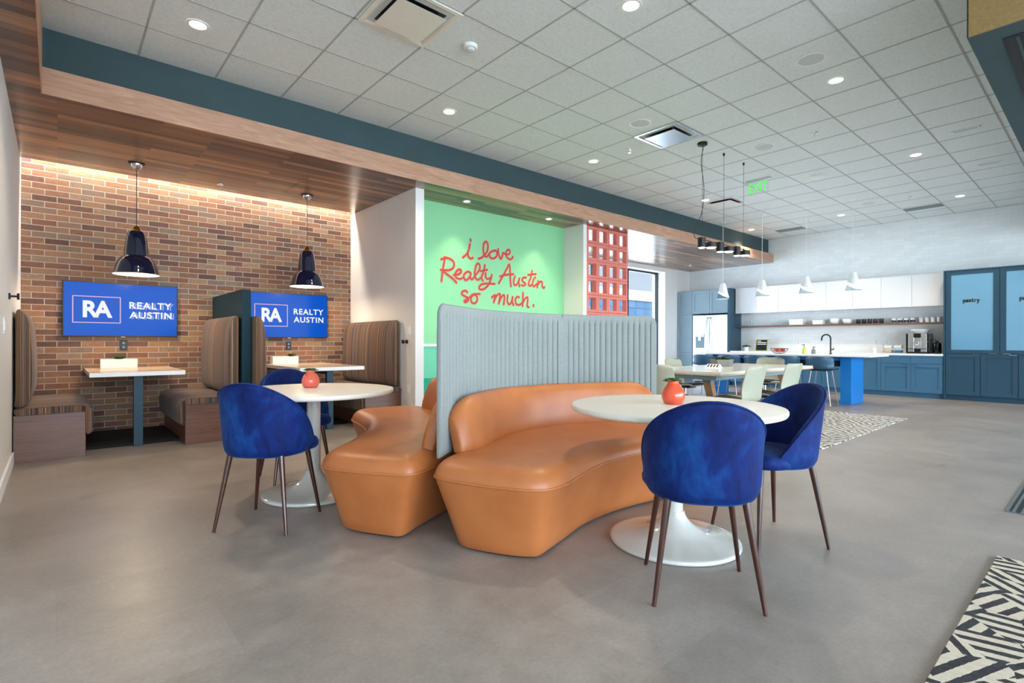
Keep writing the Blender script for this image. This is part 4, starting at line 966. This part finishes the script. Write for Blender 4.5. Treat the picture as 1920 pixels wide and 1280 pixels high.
# ================================================================ island with stools
t = thing('kitchen_island', 'long kitchen island with white top and bright blue ends', 'island', (10.2, 2.70, 0))
part('worktop', MB().box(0, 0, .836, 1.10, 3.19, .866), M['quartz'], t, smooth=0, bevel=.003)
part('end_panel', MB().box(.20, .33, 0, .87, .50, .836), M['island_blue'], t, smooth=0, bevel=.003)
part('end_panel', MB().box(.20, 2.86, 0, .87, 3.03, .836), M['island_blue'], t, smooth=0, bevel=.003)
part('apron', MB().box(.24, .50, .765, .83, 2.86, .836), M['island_blue'], t, smooth=0)
part('apron_shade', MB().box(.27, .50, .66, .80, 2.86, .765), M['black_floor'], t, smooth=0)  # black block painted in for the shade beneath the apron
IZ = .866
t = thing('kitchen_tap', 'tall black curved kitchen tap', 'tap', (10.86, 3.50, IZ))
part('base', MB().lathe([(.028, 0), (.028, .012), (.02, .018)], 24), M['black'], t)
part('spout', MB().tube([(0, 0, .01), (0, 0, .29)] + [(0, .0 + .075 - .075*math.cos(a_), .29 + .075*math.sin(a_)) for a_ in [PI*k/12 for k in range(1, 12)]] + [(0, .15, .285), (0, .152, .25)], .0135, 12), M['black'], t)
part('lever', MB().cone((0, 0, .09), (0, -.05, .09), .012, .012, 12).cone((0, -.05, .08), (0, -.055, .12), .006, .006, 8), M['black'], t)
t = thing('soap_bottle', 'yellow green soap pump bottle on the island', 'bottle', (10.62, 3.87, IZ))
part('bottle', MB().lathe([(.028, 0), (.03, .01), (.03, .10), (.012, .125), (.012, .135)], 24), M['soap'], t, smooth=50)
part('pump', MB().cone((0, 0, .13), (0, 0, .17), .006, .006, 10).box(-.008, -.01, .168, .008, .04, .180), M['black'], t)
t = thing('soap_dispenser', 'squat grey soap dispenser left of the black tap', 'bottle', (10.88, 3.80, IZ))
part('bottle', MB().lathe([(.034, 0), (.037, .02), (.034, .075), (.014, .095), (.014, .10)], 24), M['grey_glass'], t, smooth=50)
part('pump', MB().cone((0, 0, .10), (0, 0, .125), .007, .007, 10).box(-.008, -.03, .123, .008, .012, .135), M['black'], t)
t = thing('fruit_bowl', 'black wire fruit bowl on the island', 'bowl', (10.62, 4.32, IZ))
rim = [(.158*math.cos(2*PI*k/40), .158*math.sin(2*PI*k/40), .098) for k in range(40)]
part('rim', MB().tube(rim, .005, 8, True), M['black'], t)
part('foot_ring', MB().tube([(.06*math.cos(2*PI*k/30), .06*math.sin(2*PI*k/30), .005) for k in range(30)], .005, 8, True), M['black'], t)
for k in range(12):
    a_ = 2*PI*k/12; part('wire', MB().tube([(r*math.cos(a_), r*math.sin(a_), z) for r, z in ((.06, .005), (.10, .018), (.14, .055), (.158, .098))], .0028, 6), M['black'], t)
fl = [(-.073, 0, .078, 'apple'), (.0, -.073, .078, 'apple'), (.073, .0, .078, 'apple'), (0, .073, .078, 'peach'), (0, 0, .066, 'peach')]
for k, (x_, y_, z_, kd) in enumerate(fl):
    r = .0345
    P = cat_rom([(.001, 0, -.85*r), (.5*r, 0, -.95*r), (.95*r, 0, -.3*r), (1.0*r, 0, .25*r), (.6*r, 0, .9*r), (.1*r, 0, .75*r)], 4)
    o = solo(kd, MB().lathe([(p.x, p.z) for p in P], 20), M[kd], ['red apple in the fruit bowl nearest the dining table', 'red apple at the tap end of the fruit bowl', 'red apple on the wall side of the fruit bowl', 'orange peach at the fridge end of the fruit bowl', 'orange peach in the middle of the fruit bowl'][k], 'fruit', (10.62 + x_, 4.32 + y_, IZ + z_ - .01), 0, 'fruit in the wire bowl', smooth=60)
    part('stem', MB().cone((0, 0, .7*r), (.003, .002, 1.15*r), .002, .0015, 6), M['walnut'], o)

def stool_proto(label):
    t = thing('bar_stool', label, 'stool', (0, 0, 0), 0, 'blue bar stools at the island')
    # shell: seat and low wrapped back in one, front = +X
    loops = []; prof = [(.20, .600), (.205, .615), (.16, .627), (.05, .618), (-.08, .618), (-.15, .632), (-.185, .672), (-.205, .74), (-.215, .80), (-.217, .838)]
    P = cat_rom([(a_, 0, b_) for a_, b_ in prof], 4); n = len(P)
    top = []; 
    for i, p in enumerate(P):
        f = i/(n - 1); hw = .205 if f < .55 else .225 - .02*max(0, (f - .9)/.1)
        if f > .90: hw -= .05*((f - .90)/.10)**2
        row = []
        for j in range(13):
            q = -1 + j/6; up = .022*abs(q)**3 if f < .6 else 0; wrap = .115*abs(q)**2.4*max(0, min(1, (f - .52)/.2))
            row.append((p.x + wrap, q*hw, p.z + up))
        top.append(row)
    mb = MB(); nr, nc = len(top), 13
    back = []
    for i, row in enumerate(top):
        tg = Vector(top[min(nr-1, i+1)][6]) - Vector(top[max(0, i-1)][6]); nb = Vector((tg.z, 0, -tg.x)).normalized()*-.010
        back.append([tuple(Vector(v) - nb*-1 if False else Vector(v) + nb) for v in row])
    sec = [r + list(reversed(b)) for r, b in zip(top, back)]
    mb.loft(sec); part('shell', mb, M['stool'], t, smooth=50)
    for s in (-1, 1):
        part('leg_frame', MB().tube([(.13, s*.12, .60), (.19, s*.20, .012), (-.19, s*.20, .012), (-.13, s*.12, .60)], .0075, 8), M['bronze'], t)
    part('foot_rail', MB().tube([(.172, -.183, .20), (.172, .183, .20)], .007, 8), M['bronze'], t)
    part('seat_plate', MB().box(-.14, -.13, .597, .14, .13, .606), M['black'], t, smooth=0)
    return t
st = None
for k, y in enumerate((3.37, 3.91, 4.46, 4.98, 5.52)):
    lb = 'slate blue bar stool at the island, ' + ['nearest the blue end leg on the right', 'second from the right end', 'in the middle of the row', 'second from the left end', 'leftmost, in front of the fridge'][k]
    if st is None: st = stool_proto(lb); st.location = (10.02, y, 0)
    else: dup(st, (10.02, y, 0), 0, lb)

# ================================================================ dining table, chairs
t = thing('dining_table', 'long dining table with pale top, oak edge and splayed legs', 'table', (6.95, 3.47, .010))
part('tabletop', MB().box(-1.34, -.56, .712, 1.36, .56, .738), M['dining_top'], t, smooth=0, bevel=.002)
part('edge', MB().box(-1.345, -.565, .694, 1.365, .565, .712), M['oak'], t, smooth=0)
part('apron', MB().box(-1.22, -.44, .635, 1.24, .44, .694), M['grey_apron'], t, smooth=0)
for sx in (-1, 1):
    for sy in (-1, 1):
        mb = MB(); x_, y_ = sx*1.05 + .01, sy*.25; fx_, fy_ = sx*1.08 + .01, sy*.40
        def sq(x, y, z, a_, b_): return [(x - a_, y - b_, z), (x + a_, y - b_, z), (x + a_, y + b_, z), (x - a_, y + b_, z)]
        part('leg', mb.loft([sq(fx_, fy_, 0, .028, .032), sq(x_, y_, .60, .045, .05)]), M['oak_brown'], t, smooth=0, bevel=.004)
        part('leg_bracket', MB().loft([sq(x_ + (fx_ - x_)*.0, y_, .60, .047, .052), sq(x_ - sx*.02, y_ - sy*.01, .66, .052, .056)]), M['grey_apron'], t, smooth=0)
TZ = .748
t = thing('succulent_planter', 'hexagonal grey concrete planter of succulents on the dining table', 'planter', (7.08, 3.66, TZ))
hx_ = lambda r, z: [(r*1.25*math.cos(PI/3*k + .2), r*math.sin(PI/3*k + .2), z) for k in range(6)]
part('pot', MB().loft([hx_(.135, 0), hx_(.15, .098), hx_(.138, .098), hx_(.13, .02)]), M['concrete'], t, smooth=0, bevel=.003)
part('soil', MB().loft([hx_(.131, .06), hx_(.137, .09)]), M['soil'], t, smooth=0)
for k, (x_, y_) in enumerate(((-.08, .02), (.0, -.04), (.07, .03), (.02, .06), (.1, -.03), (-.04, -.05))):
    part('plant', leaf_mb(16, .06, .015, 20 + k, .3, .0, (x_, y_, .088)), M['leaf_dark'] if k % 2 else M['leaf'], t, smooth=50)
solo('tent_card', MB().loft([[(0, -.09, 0), (.06, -.09, .05), (.12, -.09, 0)], [(0, .09, 0), (.06, .09, .05), (.12, .09, 0)]]), M['white_plastic'], 'folded white tent card with dark stripes on the dining table', 'card', (6.50, 3.50, TZ), 0, smooth=0)
tc_ = bpy.data.objects['tent_card']
for k in range(4): part('dark_stripe', MB().loft([[(.0 + .012, -.075 + k*.042, .0115), (.052, -.075 + k*.042, .0448), (.0515, -.075 + k*.042, .0455), (.0115, -.075 + k*.042, .0122)], [(.012, -.055 + k*.042, .0115), (.052, -.055 + k*.042, .0448), (.0515, -.055 + k*.042, .0455), (.0115, -.055 + k*.042, .0122)]]), M['black'], tc_, smooth=0)

def shell_chair(label):
    t = thing('shell_chair', label, 'chair', (0, 0, 0), 0, 'sage shell chairs at the dining table')     # front = +Y
    prof = [(.225, .430), (.235, .442), (.20, .452), (.08, .440), (-.06, .430), (-.13, .438), (-.175, .475), (-.20, .54), (-.222, .64), (-.245, .74), (-.262, .80), (-.268, .828)]
    P = cat_rom([(0, a_, b_) for a_, b_ in prof], 4); n = len(P); rows = []
    for i, p in enumerate(P):
        f = i/(n - 1); hw = .215 + .012*math.sin(f*PI)
        if f > .85: hw -= .055*((f - .85)/.15)**2
        if f < .08: hw -= .03*(1 - f/.08)
        rows.append([(q*hw, p.y + .075*abs(q)**2.2*max(0, min(1, (f - .42)/.25)), p.z + .030*abs(q)**3*max(0, 1 - abs(f - .25)*3)) for q in [-1 + j/5 for j in range(11)]])
    sec = []
    for i, row in enumerate(rows):
        tg = Vector(rows[min(n-1, i+1)][5]) - Vector(rows[max(0, i-1)][5]); nb = Vector((0, -tg.z, tg.y)).normalized()*.010
        sec.append(row + [tuple(Vector(v) + (nb if nb.z < .0 or nb.y < 0 else -nb)) for v in reversed(row)])
    part('shell', MB().loft(sec), M['sage'], t, smooth=50)
    pad = [[(q*.18, p.y, p.z + .012 + .018*(1 - abs(q)**4)) for q in [-1 + j/4 for j in range(9)]] + [(q*.18, p.y, p.z + .004) for q in [1 - j/4 for j in range(9)]] for p in P[4:22]]
    part('seat_pad', MB().loft(pad), M['pad'], t, smooth=50)
    part('column', MB().cone((0, .02, .10), (0, .02, .42), .022, .022, 16), M['chrome'], t)
    for k in range(4):
        a_ = PI/4 + k*PI/2; part('leg', MB().tube([(.02*math.cos(a_), .02 + .02*math.sin(a_), .13), (.15*math.cos(a_), .02 + .15*math.sin(a_), .10), (.25*math.cos(a_), .02 + .25*math.sin(a_), .012)], .012, 8), M['chrome'], t)
    part('seat_plate', MB().box(-.10, -.08, .40, .10, .14, .422), M['black'], t, smooth=0)
    return t
pl = [(5.64, 2.72, 0, 'sage shell chair with black pad, nearest on the near side of the dining table'),
      (6.62, 2.72, 0, 'sage shell chair on near side of the dining table beyond the first one'),
      (5.30, 3.42, -PI/2, 'sage shell chair at the left head of the dining table behind the grey panel'),
      (7.10, 4.26, PI, 'sage shell chair on the window side of the dining table'),
      (8.62, 3.72, PI/2, 'sage shell chair at the far head of the dining table by the stools')]
c0 = None
for x_, y_, r_, lb in pl:
    if c0 is None: c0 = shell_chair(lb); c0.location = (x_, y_, .010); c0.rotation_euler = (0, 0, r_)
    else: dup(c0, (x_, y_, .010), r_, lb)

# ================================================================ ceiling fixtures
def downlight(label, x, y, z, grp, e=30, soft=False, r=.062, col=(1, .82, .62), ang=115):
    t = thing('downlight', label, 'lamp', (x, y, z), 0, grp)
    part('trim_ring', MB().lathe([(r + .02, -.003), (r + .018, -.007), (r, -.007), (r - .004, -.003)], 32, cap0=False, cap1=False), M['white_plastic'], t, smooth=40)
    part('lens', MB().lathe([(.001, -.0045), (r - .002, -.0045)], 32, cap0=False, cap1=False), M['lamp_disc'], t, smooth=0)
    lamp('SPOT', 'downlight_beam', (0, 0, -.02), e, col, t, (0, 0, 0), spot_size=math.radians(ang), spot_blend=.7, shadow_soft_size=.06)
    return t
DL = [(.854, 4.857, 'recessed ceiling downlight at the upper left nearest the wood fascia corner'), (3.28, 4.857, 'recessed ceiling downlight above the left round table beside the teal band'),
      (3.28, 2.419, 'recessed ceiling downlight at the top edge above the curved benches'), (5.718, 1.80, 'recessed ceiling downlight next to the large round speaker'),
      (5.718, 4.853, 'recessed ceiling downlight between teal band and metal air diffuser'), (8.808, 1.805, 'recessed ceiling downlight on the right, between the two slot sensors'),
      (11.854, 1.806, 'recessed ceiling downlight nearest the kitchen wall at far right'), (8.80, 4.863, 'recessed ceiling downlight above the track light near the far diffuser'),
      (11.88, 5.45, 'recessed ceiling downlight by the teal band near the kitchen wall'), (11.868, 3.641, 'recessed ceiling downlight between the third and fourth white pendants')]
for x, y, lb in DL: downlight(lb, x, y, CZ, 'ceiling downlights', 70)
downlight('small downlight in the wood soffit over the left part of the green wall', 4.343, 5.99, SZ, 'soffit downlights', 26, r=.04, ang=80, col=(1, .92, .62))
downlight('small downlight in the wood soffit over the right part of the green wall', 5.955, 5.98, SZ, 'soffit downlights', 26, r=.04, ang=80, col=(1, .92, .62))
def diffuser(label, x, y, mat):
    t = thing('air_diffuser', label, 'vent', (x, y, CZ), 0, 'square air diffusers'); h = .298
    def sqr(a_, z): return [(-a_, -a_, z), (a_, -a_, z), (a_, a_, z), (-a_, a_, z)]
    part('frame', MB().loft([sqr(h, -.002), sqr(h, -.014), sqr(h - .03, -.014), sqr(h - .05, -.006)], True, False, False), mat, t, smooth=0)
    part('cavity', MB().loft([sqr(h - .05, -.0055), sqr(h - .05, -.004)]), M['speaker'], t, smooth=0)
    part('duct_opening', MB().loft([sqr(.205, -.0065), sqr(.205, -.0056)]), M['black'], t, smooth=0)
    part('plaque', MB().loft([sqr(.20, -.034), sqr(.205, -.040)]), mat, t, smooth=0)
    for sx in (-1, 1):
        for sy in (-1, 1): part('hanger', MB().cone((sx*.16, sy*.16, -.005), (sx*.16, sy*.16, -.034), .008, .008, 8), M['chrome'], t)
diffuser('square metal air diffuser in the ceiling above the track light', 5.695, 3.635, M['steel'])
diffuser('square beige air diffuser at the top of the ceiling beside the smoke detector', 2.09, 3.64, M['white_top'])
diffuser('square air diffuser half seen near the teal band toward the kitchen', 9.20, 4.70, M['white_plastic'])
for x, y, lb in ((5.128, 1.814, 'large round ceiling speaker beside the downlight on the right'), (5.132, 3.654, 'round ceiling speaker beside the metal air diffuser'),
                 (6.968, 3.027, 'round ceiling speaker behind the track light canopy'), (11.237, 3.006, 'round ceiling speaker nearest the kitchen wall')):
    t = thing('ceiling_speaker', lb, 'speaker', (x, y, CZ), 0, 'round ceiling speakers')
    part('ring', MB().lathe([(.125, -.001), (.125, -.006), (.108, -.009), (.104, -.004)], 40, cap0=False, cap1=False), M['white_plastic'], t, smooth=40)
    part('mesh', MB().lathe([(.001, -.006), (.06, -.0055), (.106, -.003)], 40, cap0=False, cap1=False), M['speaker'], t, smooth=60)
t = thing('smoke_detector', 'white round smoke detector on the ceiling beside the beige diffuser', 'detector', (2.684, 3.653, CZ))
part('base', MB().lathe([(.062, -.002), (.062, -.018), (.052, -.030)], 32), M['white_plastic'], t, smooth=40)
part('sensor', MB().lathe([(.035, -.028), (.032, -.048), (.018, -.055)], 24), M['speaker'], t, smooth=40)
t = thing('wireless_access_dome', 'pale domed ceiling device right of the exit sign', 'detector', (8.808, 3.03, CZ))
part('dome', MB().lathe([(.12, -.001), (.118, -.014), (.09, -.030), (.03, -.036)], 32), M['white_plastic'], t, smooth=60)
for x, y, z, lb in ((6.963, 2.426, CZ, 'sprinkler head in the tile ceiling right of the exit sign'), (5.74, 4.255, CZ, 'sprinkler head in the tile ceiling left of the metal diffuser'),
                    (11.272, 2.407, CZ, 'sprinkler head in the tile ceiling near the right return grille'), (11.949, 4.252, CZ, 'sprinkler head in the tile ceiling near the left return grille'),
                    (1.546, 7.382, SZ, 'sprinkler head in the wood soffit between the navy pendants'), (12.3, 7.2, SZ, 'sprinkler head in the wood soffit near the window corner')):
    t = thing('sprinkler', lb, 'sprinkler', (x, y, z), 0, 'fire sprinklers')
    part('mount_ring', MB().lathe([(.038, -.001), (.036, -.008), (.014, -.012)], 24), M['chrome'], t, smooth=40)
    part('head', MB().lathe([(.008, -.010), (.008, -.035), (.022, -.037), (.022, -.040)], 16), M['chrome'], t, smooth=30)
for x, y, lb in ((8.203, 1.20, 'small slot sensor in the ceiling at right, nearer one'), (10.011, 1.205, 'small slot sensor in the ceiling at right, farther one')):
    t = thing('ceiling_sensor', lb, 'sensor', (x, y, CZ), 0, 'small slot sensors')
    part('plate', MB().box(-.04, -.13, -.008, .04, .13, 0), M['white_plastic'], t, smooth=0); part('slot', MB().box(-.025, -.11, -.011, .025, .11, -.008), M['speaker'], t, smooth=0)
for x, y, lb in ((12.33, 2.41, 'grey return air grille in the ceiling above the pantry'), (12.50, 4.85, 'grey return air grille in the ceiling behind the white pendants')):
    t = thing('return_grille', lb, 'vent', (x, y, CZ), 0, 'return air grilles')
    part('frame', MB().box(-.16, -.31, -.007, .16, .31, 0), M['white_plastic'], t, smooth=0); part('grille', MB().box(-.145, -.295, -.010, .145, .295, -.007), M['grille'], t, smooth=0)
# exit sign
t = thing('exit_sign', 'clear exit sign with green letters EXIT hanging from the ceiling', 'sign', (8.28, 3.69, CZ))
part('mount', MB().box(-.03, -.19, -.03, .03, .19, 0), M['steel'], t, smooth=0)
part('panel', MB().box(-.004, -.17, -.23, .004, .17, -.03), M['clear'], t, smooth=0)
part('letters', text_mb('EXIT', (-.0055, .145, -.205), (0, -1, 0), (0, 0, 1), .29, .15, 0, .02, 1.1), M['exit'], t, smooth=0)
# cone pendants over the island
cp = None
for k, (y, x) in enumerate(((3.09, 10.70), (3.86, 10.68), (4.68, 10.69), (5.50, 10.69))):
    lb = 'white cone pendant over the island, ' + ['rightmost of four', 'second from right', 'second from left', 'leftmost of four'][k]
    if cp is None:
        cp = thing('cone_pendant', lb, 'lamp', (x, y, CZ), 0, 'white cone pendants'); t = cp; zt = 2.33 - CZ; zb = 2.005 - CZ
        part('canopy', MB().lathe([(.065, 0), (.065, -.012), (.055, -.020), (.01, -.024)], 28), M['white_plastic'], t, smooth=40)
        part('cord', MB().cone((0, 0, -.02), (0, 0, zt), .0045, .0045, 8), M['white_plastic'], t)
        N = 48; L0, L1, L2, L3 = [], [], [], []
        for i in range(N):
            a_ = 2*PI*i/N; c_, s_ = math.cos(a_), math.sin(a_)
            cut = zb + .085 + .055*math.cos(a_ - 2.2)
            rr = lambda z: .047 + (.128 - .047)*(zt - z)/(zt - zb)
            L0.append((.047*c_, .047*s_, zt)); L1.append((rr(cut)*c_, rr(cut)*s_, cut)); L2.append(((rr(cut) - .003)*c_, (rr(cut) - .003)*s_, cut)); L3.append((.043*c_, .043*s_, zt - .003))
        part('shade', MB().loft([L0, L1, L2, L3]), M['white_plastic'], t, smooth=50)
        part('inner_cone', MB().lathe([(.040, zt - .004), (.124, zb)], 40, cap0=False, cap1=False), M['cone_clear'], t, smooth=50)
        part('rim', MB().tube([(.124*math.cos(2*PI*i/40), .124*math.sin(2*PI*i/40), zb) for i in range(40)], .003, 6, True), M['grey_apron'], t)
        part('bulb', MB().lathe([(.004, zt - .20), (.028, zt - .185), (.034, zt - .15), (.02, zt - .10), (.016, zt - .02)], 20), M['lamp_soft'], t, smooth=60)
        lamp('POINT', 'pendant_bulb', (0, 0, zt - .24), 4, (1, .93, .85), t, shadow_soft_size=.03)
    else: dup(cp, (x, y, CZ), 0, lb)
# track light with six heads
t = thing('track_light', 'black linear track light with six small heads over the dining table', 'lamp', (6.80, 3.49, CZ)); zr = 2.40 - CZ
part('canopy', MB().lathe([(.062, 0), (.062, -.03), (.055, -.034)], 28, (-.56, 0, 0)), M['black'], t, smooth=40)
part('rod', MB().cone((-.62, 0, zr), (.66, 0, zr), .006, .006, 8), M['black'], t)
for x in (-.56, .0, .57):
    part('hanger_wire', MB().cone((x, 0, -.0), (x, 0, zr), .0022, .0022, 6), M['black'], t)
    if x > -.5: part('ceiling_cleat', MB().cone((x, 0, 0), (x, 0, -.035), .013, .013, 12), M['black'], t)
    part('rod_knob', MB().lathe([(.004, -.014), (.014, 0), (.004, .014)], 12, (x, 0, zr)), M['black'], t)
part('power_cable', MB().tube(cat_rom([(-.53, .0, -.03), (-.57, .01, -.25), (-.545, -.015, -.6), (-.56, .01, -.9), (-.70, .03, zr + .12), (-.70, .02, zr + .01), (-.60, 0, zr)], 8), .004, 8), M['black'], t)
for k in range(6):
    x = -.57 + k*.235; tall = k % 2 == 0; r = .050 if tall else .072; h = .125 if tall else .062; ztop = zr + (.02 if tall else -.015)
    hd = part('lamp_head', MB().lathe([(.004, ztop), (r, ztop), (r, ztop - h), (r - .006, ztop - h), (r - .006, ztop - h + .01)], 32, (x, 0, 0), cap1=False), M['walnut'] if False else M['black'], t, smooth=40)
    part('lens', MB().lathe([(.001, ztop - h - .012), (r*.7, ztop - h - .009), (r - .006, ztop - h + .004)], 28, (x, 0, 0), cap0=False, cap1=False), M['lamp_soft'], hd, smooth=60)
    lamp('SPOT', 'track_beam', (x, 0, ztop - h - .03), 4, (1, .88, .72), t, (0, 0, 0), spot_size=math.radians(120), spot_blend=.6, shadow_soft_size=.04)
# ================================================================ camera
YAW = math.radians(40.9); ROLL = .002
R_ = Vector((math.cos(YAW), -math.sin(YAW), 0)); F_ = Vector((math.sin(YAW), math.cos(YAW), 0)); U_ = Vector((0, 0, 1))
cx = R_*math.cos(ROLL) + U_*math.sin(ROLL); cy = -R_*math.sin(ROLL) + U_*math.cos(ROLL); cz = -F_
cam = bpy.data.cameras.new('camera'); cam.sensor_width = 36; cam.sensor_fit = 'HORIZONTAL'; cam.lens = 985/1920*36; cam.clip_start = .02; cam.clip_end = 400
co = bpy.data.objects.new('camera', cam); COL.objects.link(co)
co.matrix_world = Matrix(((cx.x, cy.x, cz.x, 0), (cx.y, cy.y, cz.y, 0), (cx.z, cy.z, cz.z, 1.09), (0, 0, 0, 1)))
SC.camera = co

# ================================================================ daylight
wd = bpy.data.worlds.new('sky'); SC.world = wd; wd.use_nodes = True; nt = wd.node_tree; nt.nodes.clear()
tc = nt.nodes.new('ShaderNodeTexCoord'); sp = nt.nodes.new('ShaderNodeSeparateXYZ'); nt.links.new(tc.outputs['Generated'], sp.inputs[0])
mr = nt.nodes.new('ShaderNodeMapRange'); mr.inputs[1].default_value = .5; mr.inputs[2].default_value = -.5; mr.inputs[3].default_value = .46; mr.inputs[4].default_value = 6.6
nt.links.new(sp.outputs[1], mr.inputs[0])
rp = nt.nodes.new('ShaderNodeValToRGB'); rp.color_ramp.elements[0].position = .0; rp.color_ramp.elements[0].color = (.75, .87, 1, 1)
rp.color_ramp.elements[1].position = .6; rp.color_ramp.elements[1].color = (.61, .79, 1, 1); nt.links.new(sp.outputs[2], rp.inputs[0])
bg = nt.nodes.new('ShaderNodeBackground'); wo = nt.nodes.new('ShaderNodeOutputWorld')
hz = nt.nodes.new('ShaderNodeMapRange'); hz.interpolation_type = 'SMOOTHSTEP'; hz.inputs[1].default_value = .14; hz.inputs[2].default_value = .42; hz.inputs[3].default_value = 0; hz.inputs[4].default_value = 3.2
nt.links.new(sp.outputs[2], hz.inputs[0])
ad = nt.nodes.new('ShaderNodeMath'); ad.operation = 'ADD'; nt.links.new(mr.outputs[0], ad.inputs[0]); nt.links.new(hz.outputs[0], ad.inputs[1])
nt.links.new(rp.outputs[0], bg.inputs[0]); nt.links.new(ad.outputs[0], bg.inputs[1]); nt.links.new(bg.outputs[0], wo.inputs[0])
def portal(loc, rot, sx, sy):
    o = lamp('AREA', 'window_portal', loc, 1, (1, 1, 1), None, rot, shape='RECTANGLE', size=sx, size_y=sy); o.data.cycles.is_portal = True
lamp('SUN', 'sun', (0, -20, 30), 2.6, (1, .95, .88), None, (math.radians(38), 0, math.radians(14)), angle=.01)
portal((3.7, -6.95, 1.85), (PI/2, 0, 0), 19.0, 3.5)
portal((9.59, 8.1, 1.5), (-PI/2, 0, 0), 5.2, 2.85)

SC.cycles.use_denoising = True
SC.cycles.max_bounces = 8; SC.cycles.diffuse_bounces = 5; SC.cycles.glossy_bounces = 4; SC.cycles.transparent_max_bounces = 12
SC.cycles.sample_clamp_indirect = 6
vs = SC.view_settings; vs.view_transform = 'Standard'; vs.look = 'None'; vs.exposure = 1.0; vs.gamma = 1.0; vs.use_curve_mapping = False
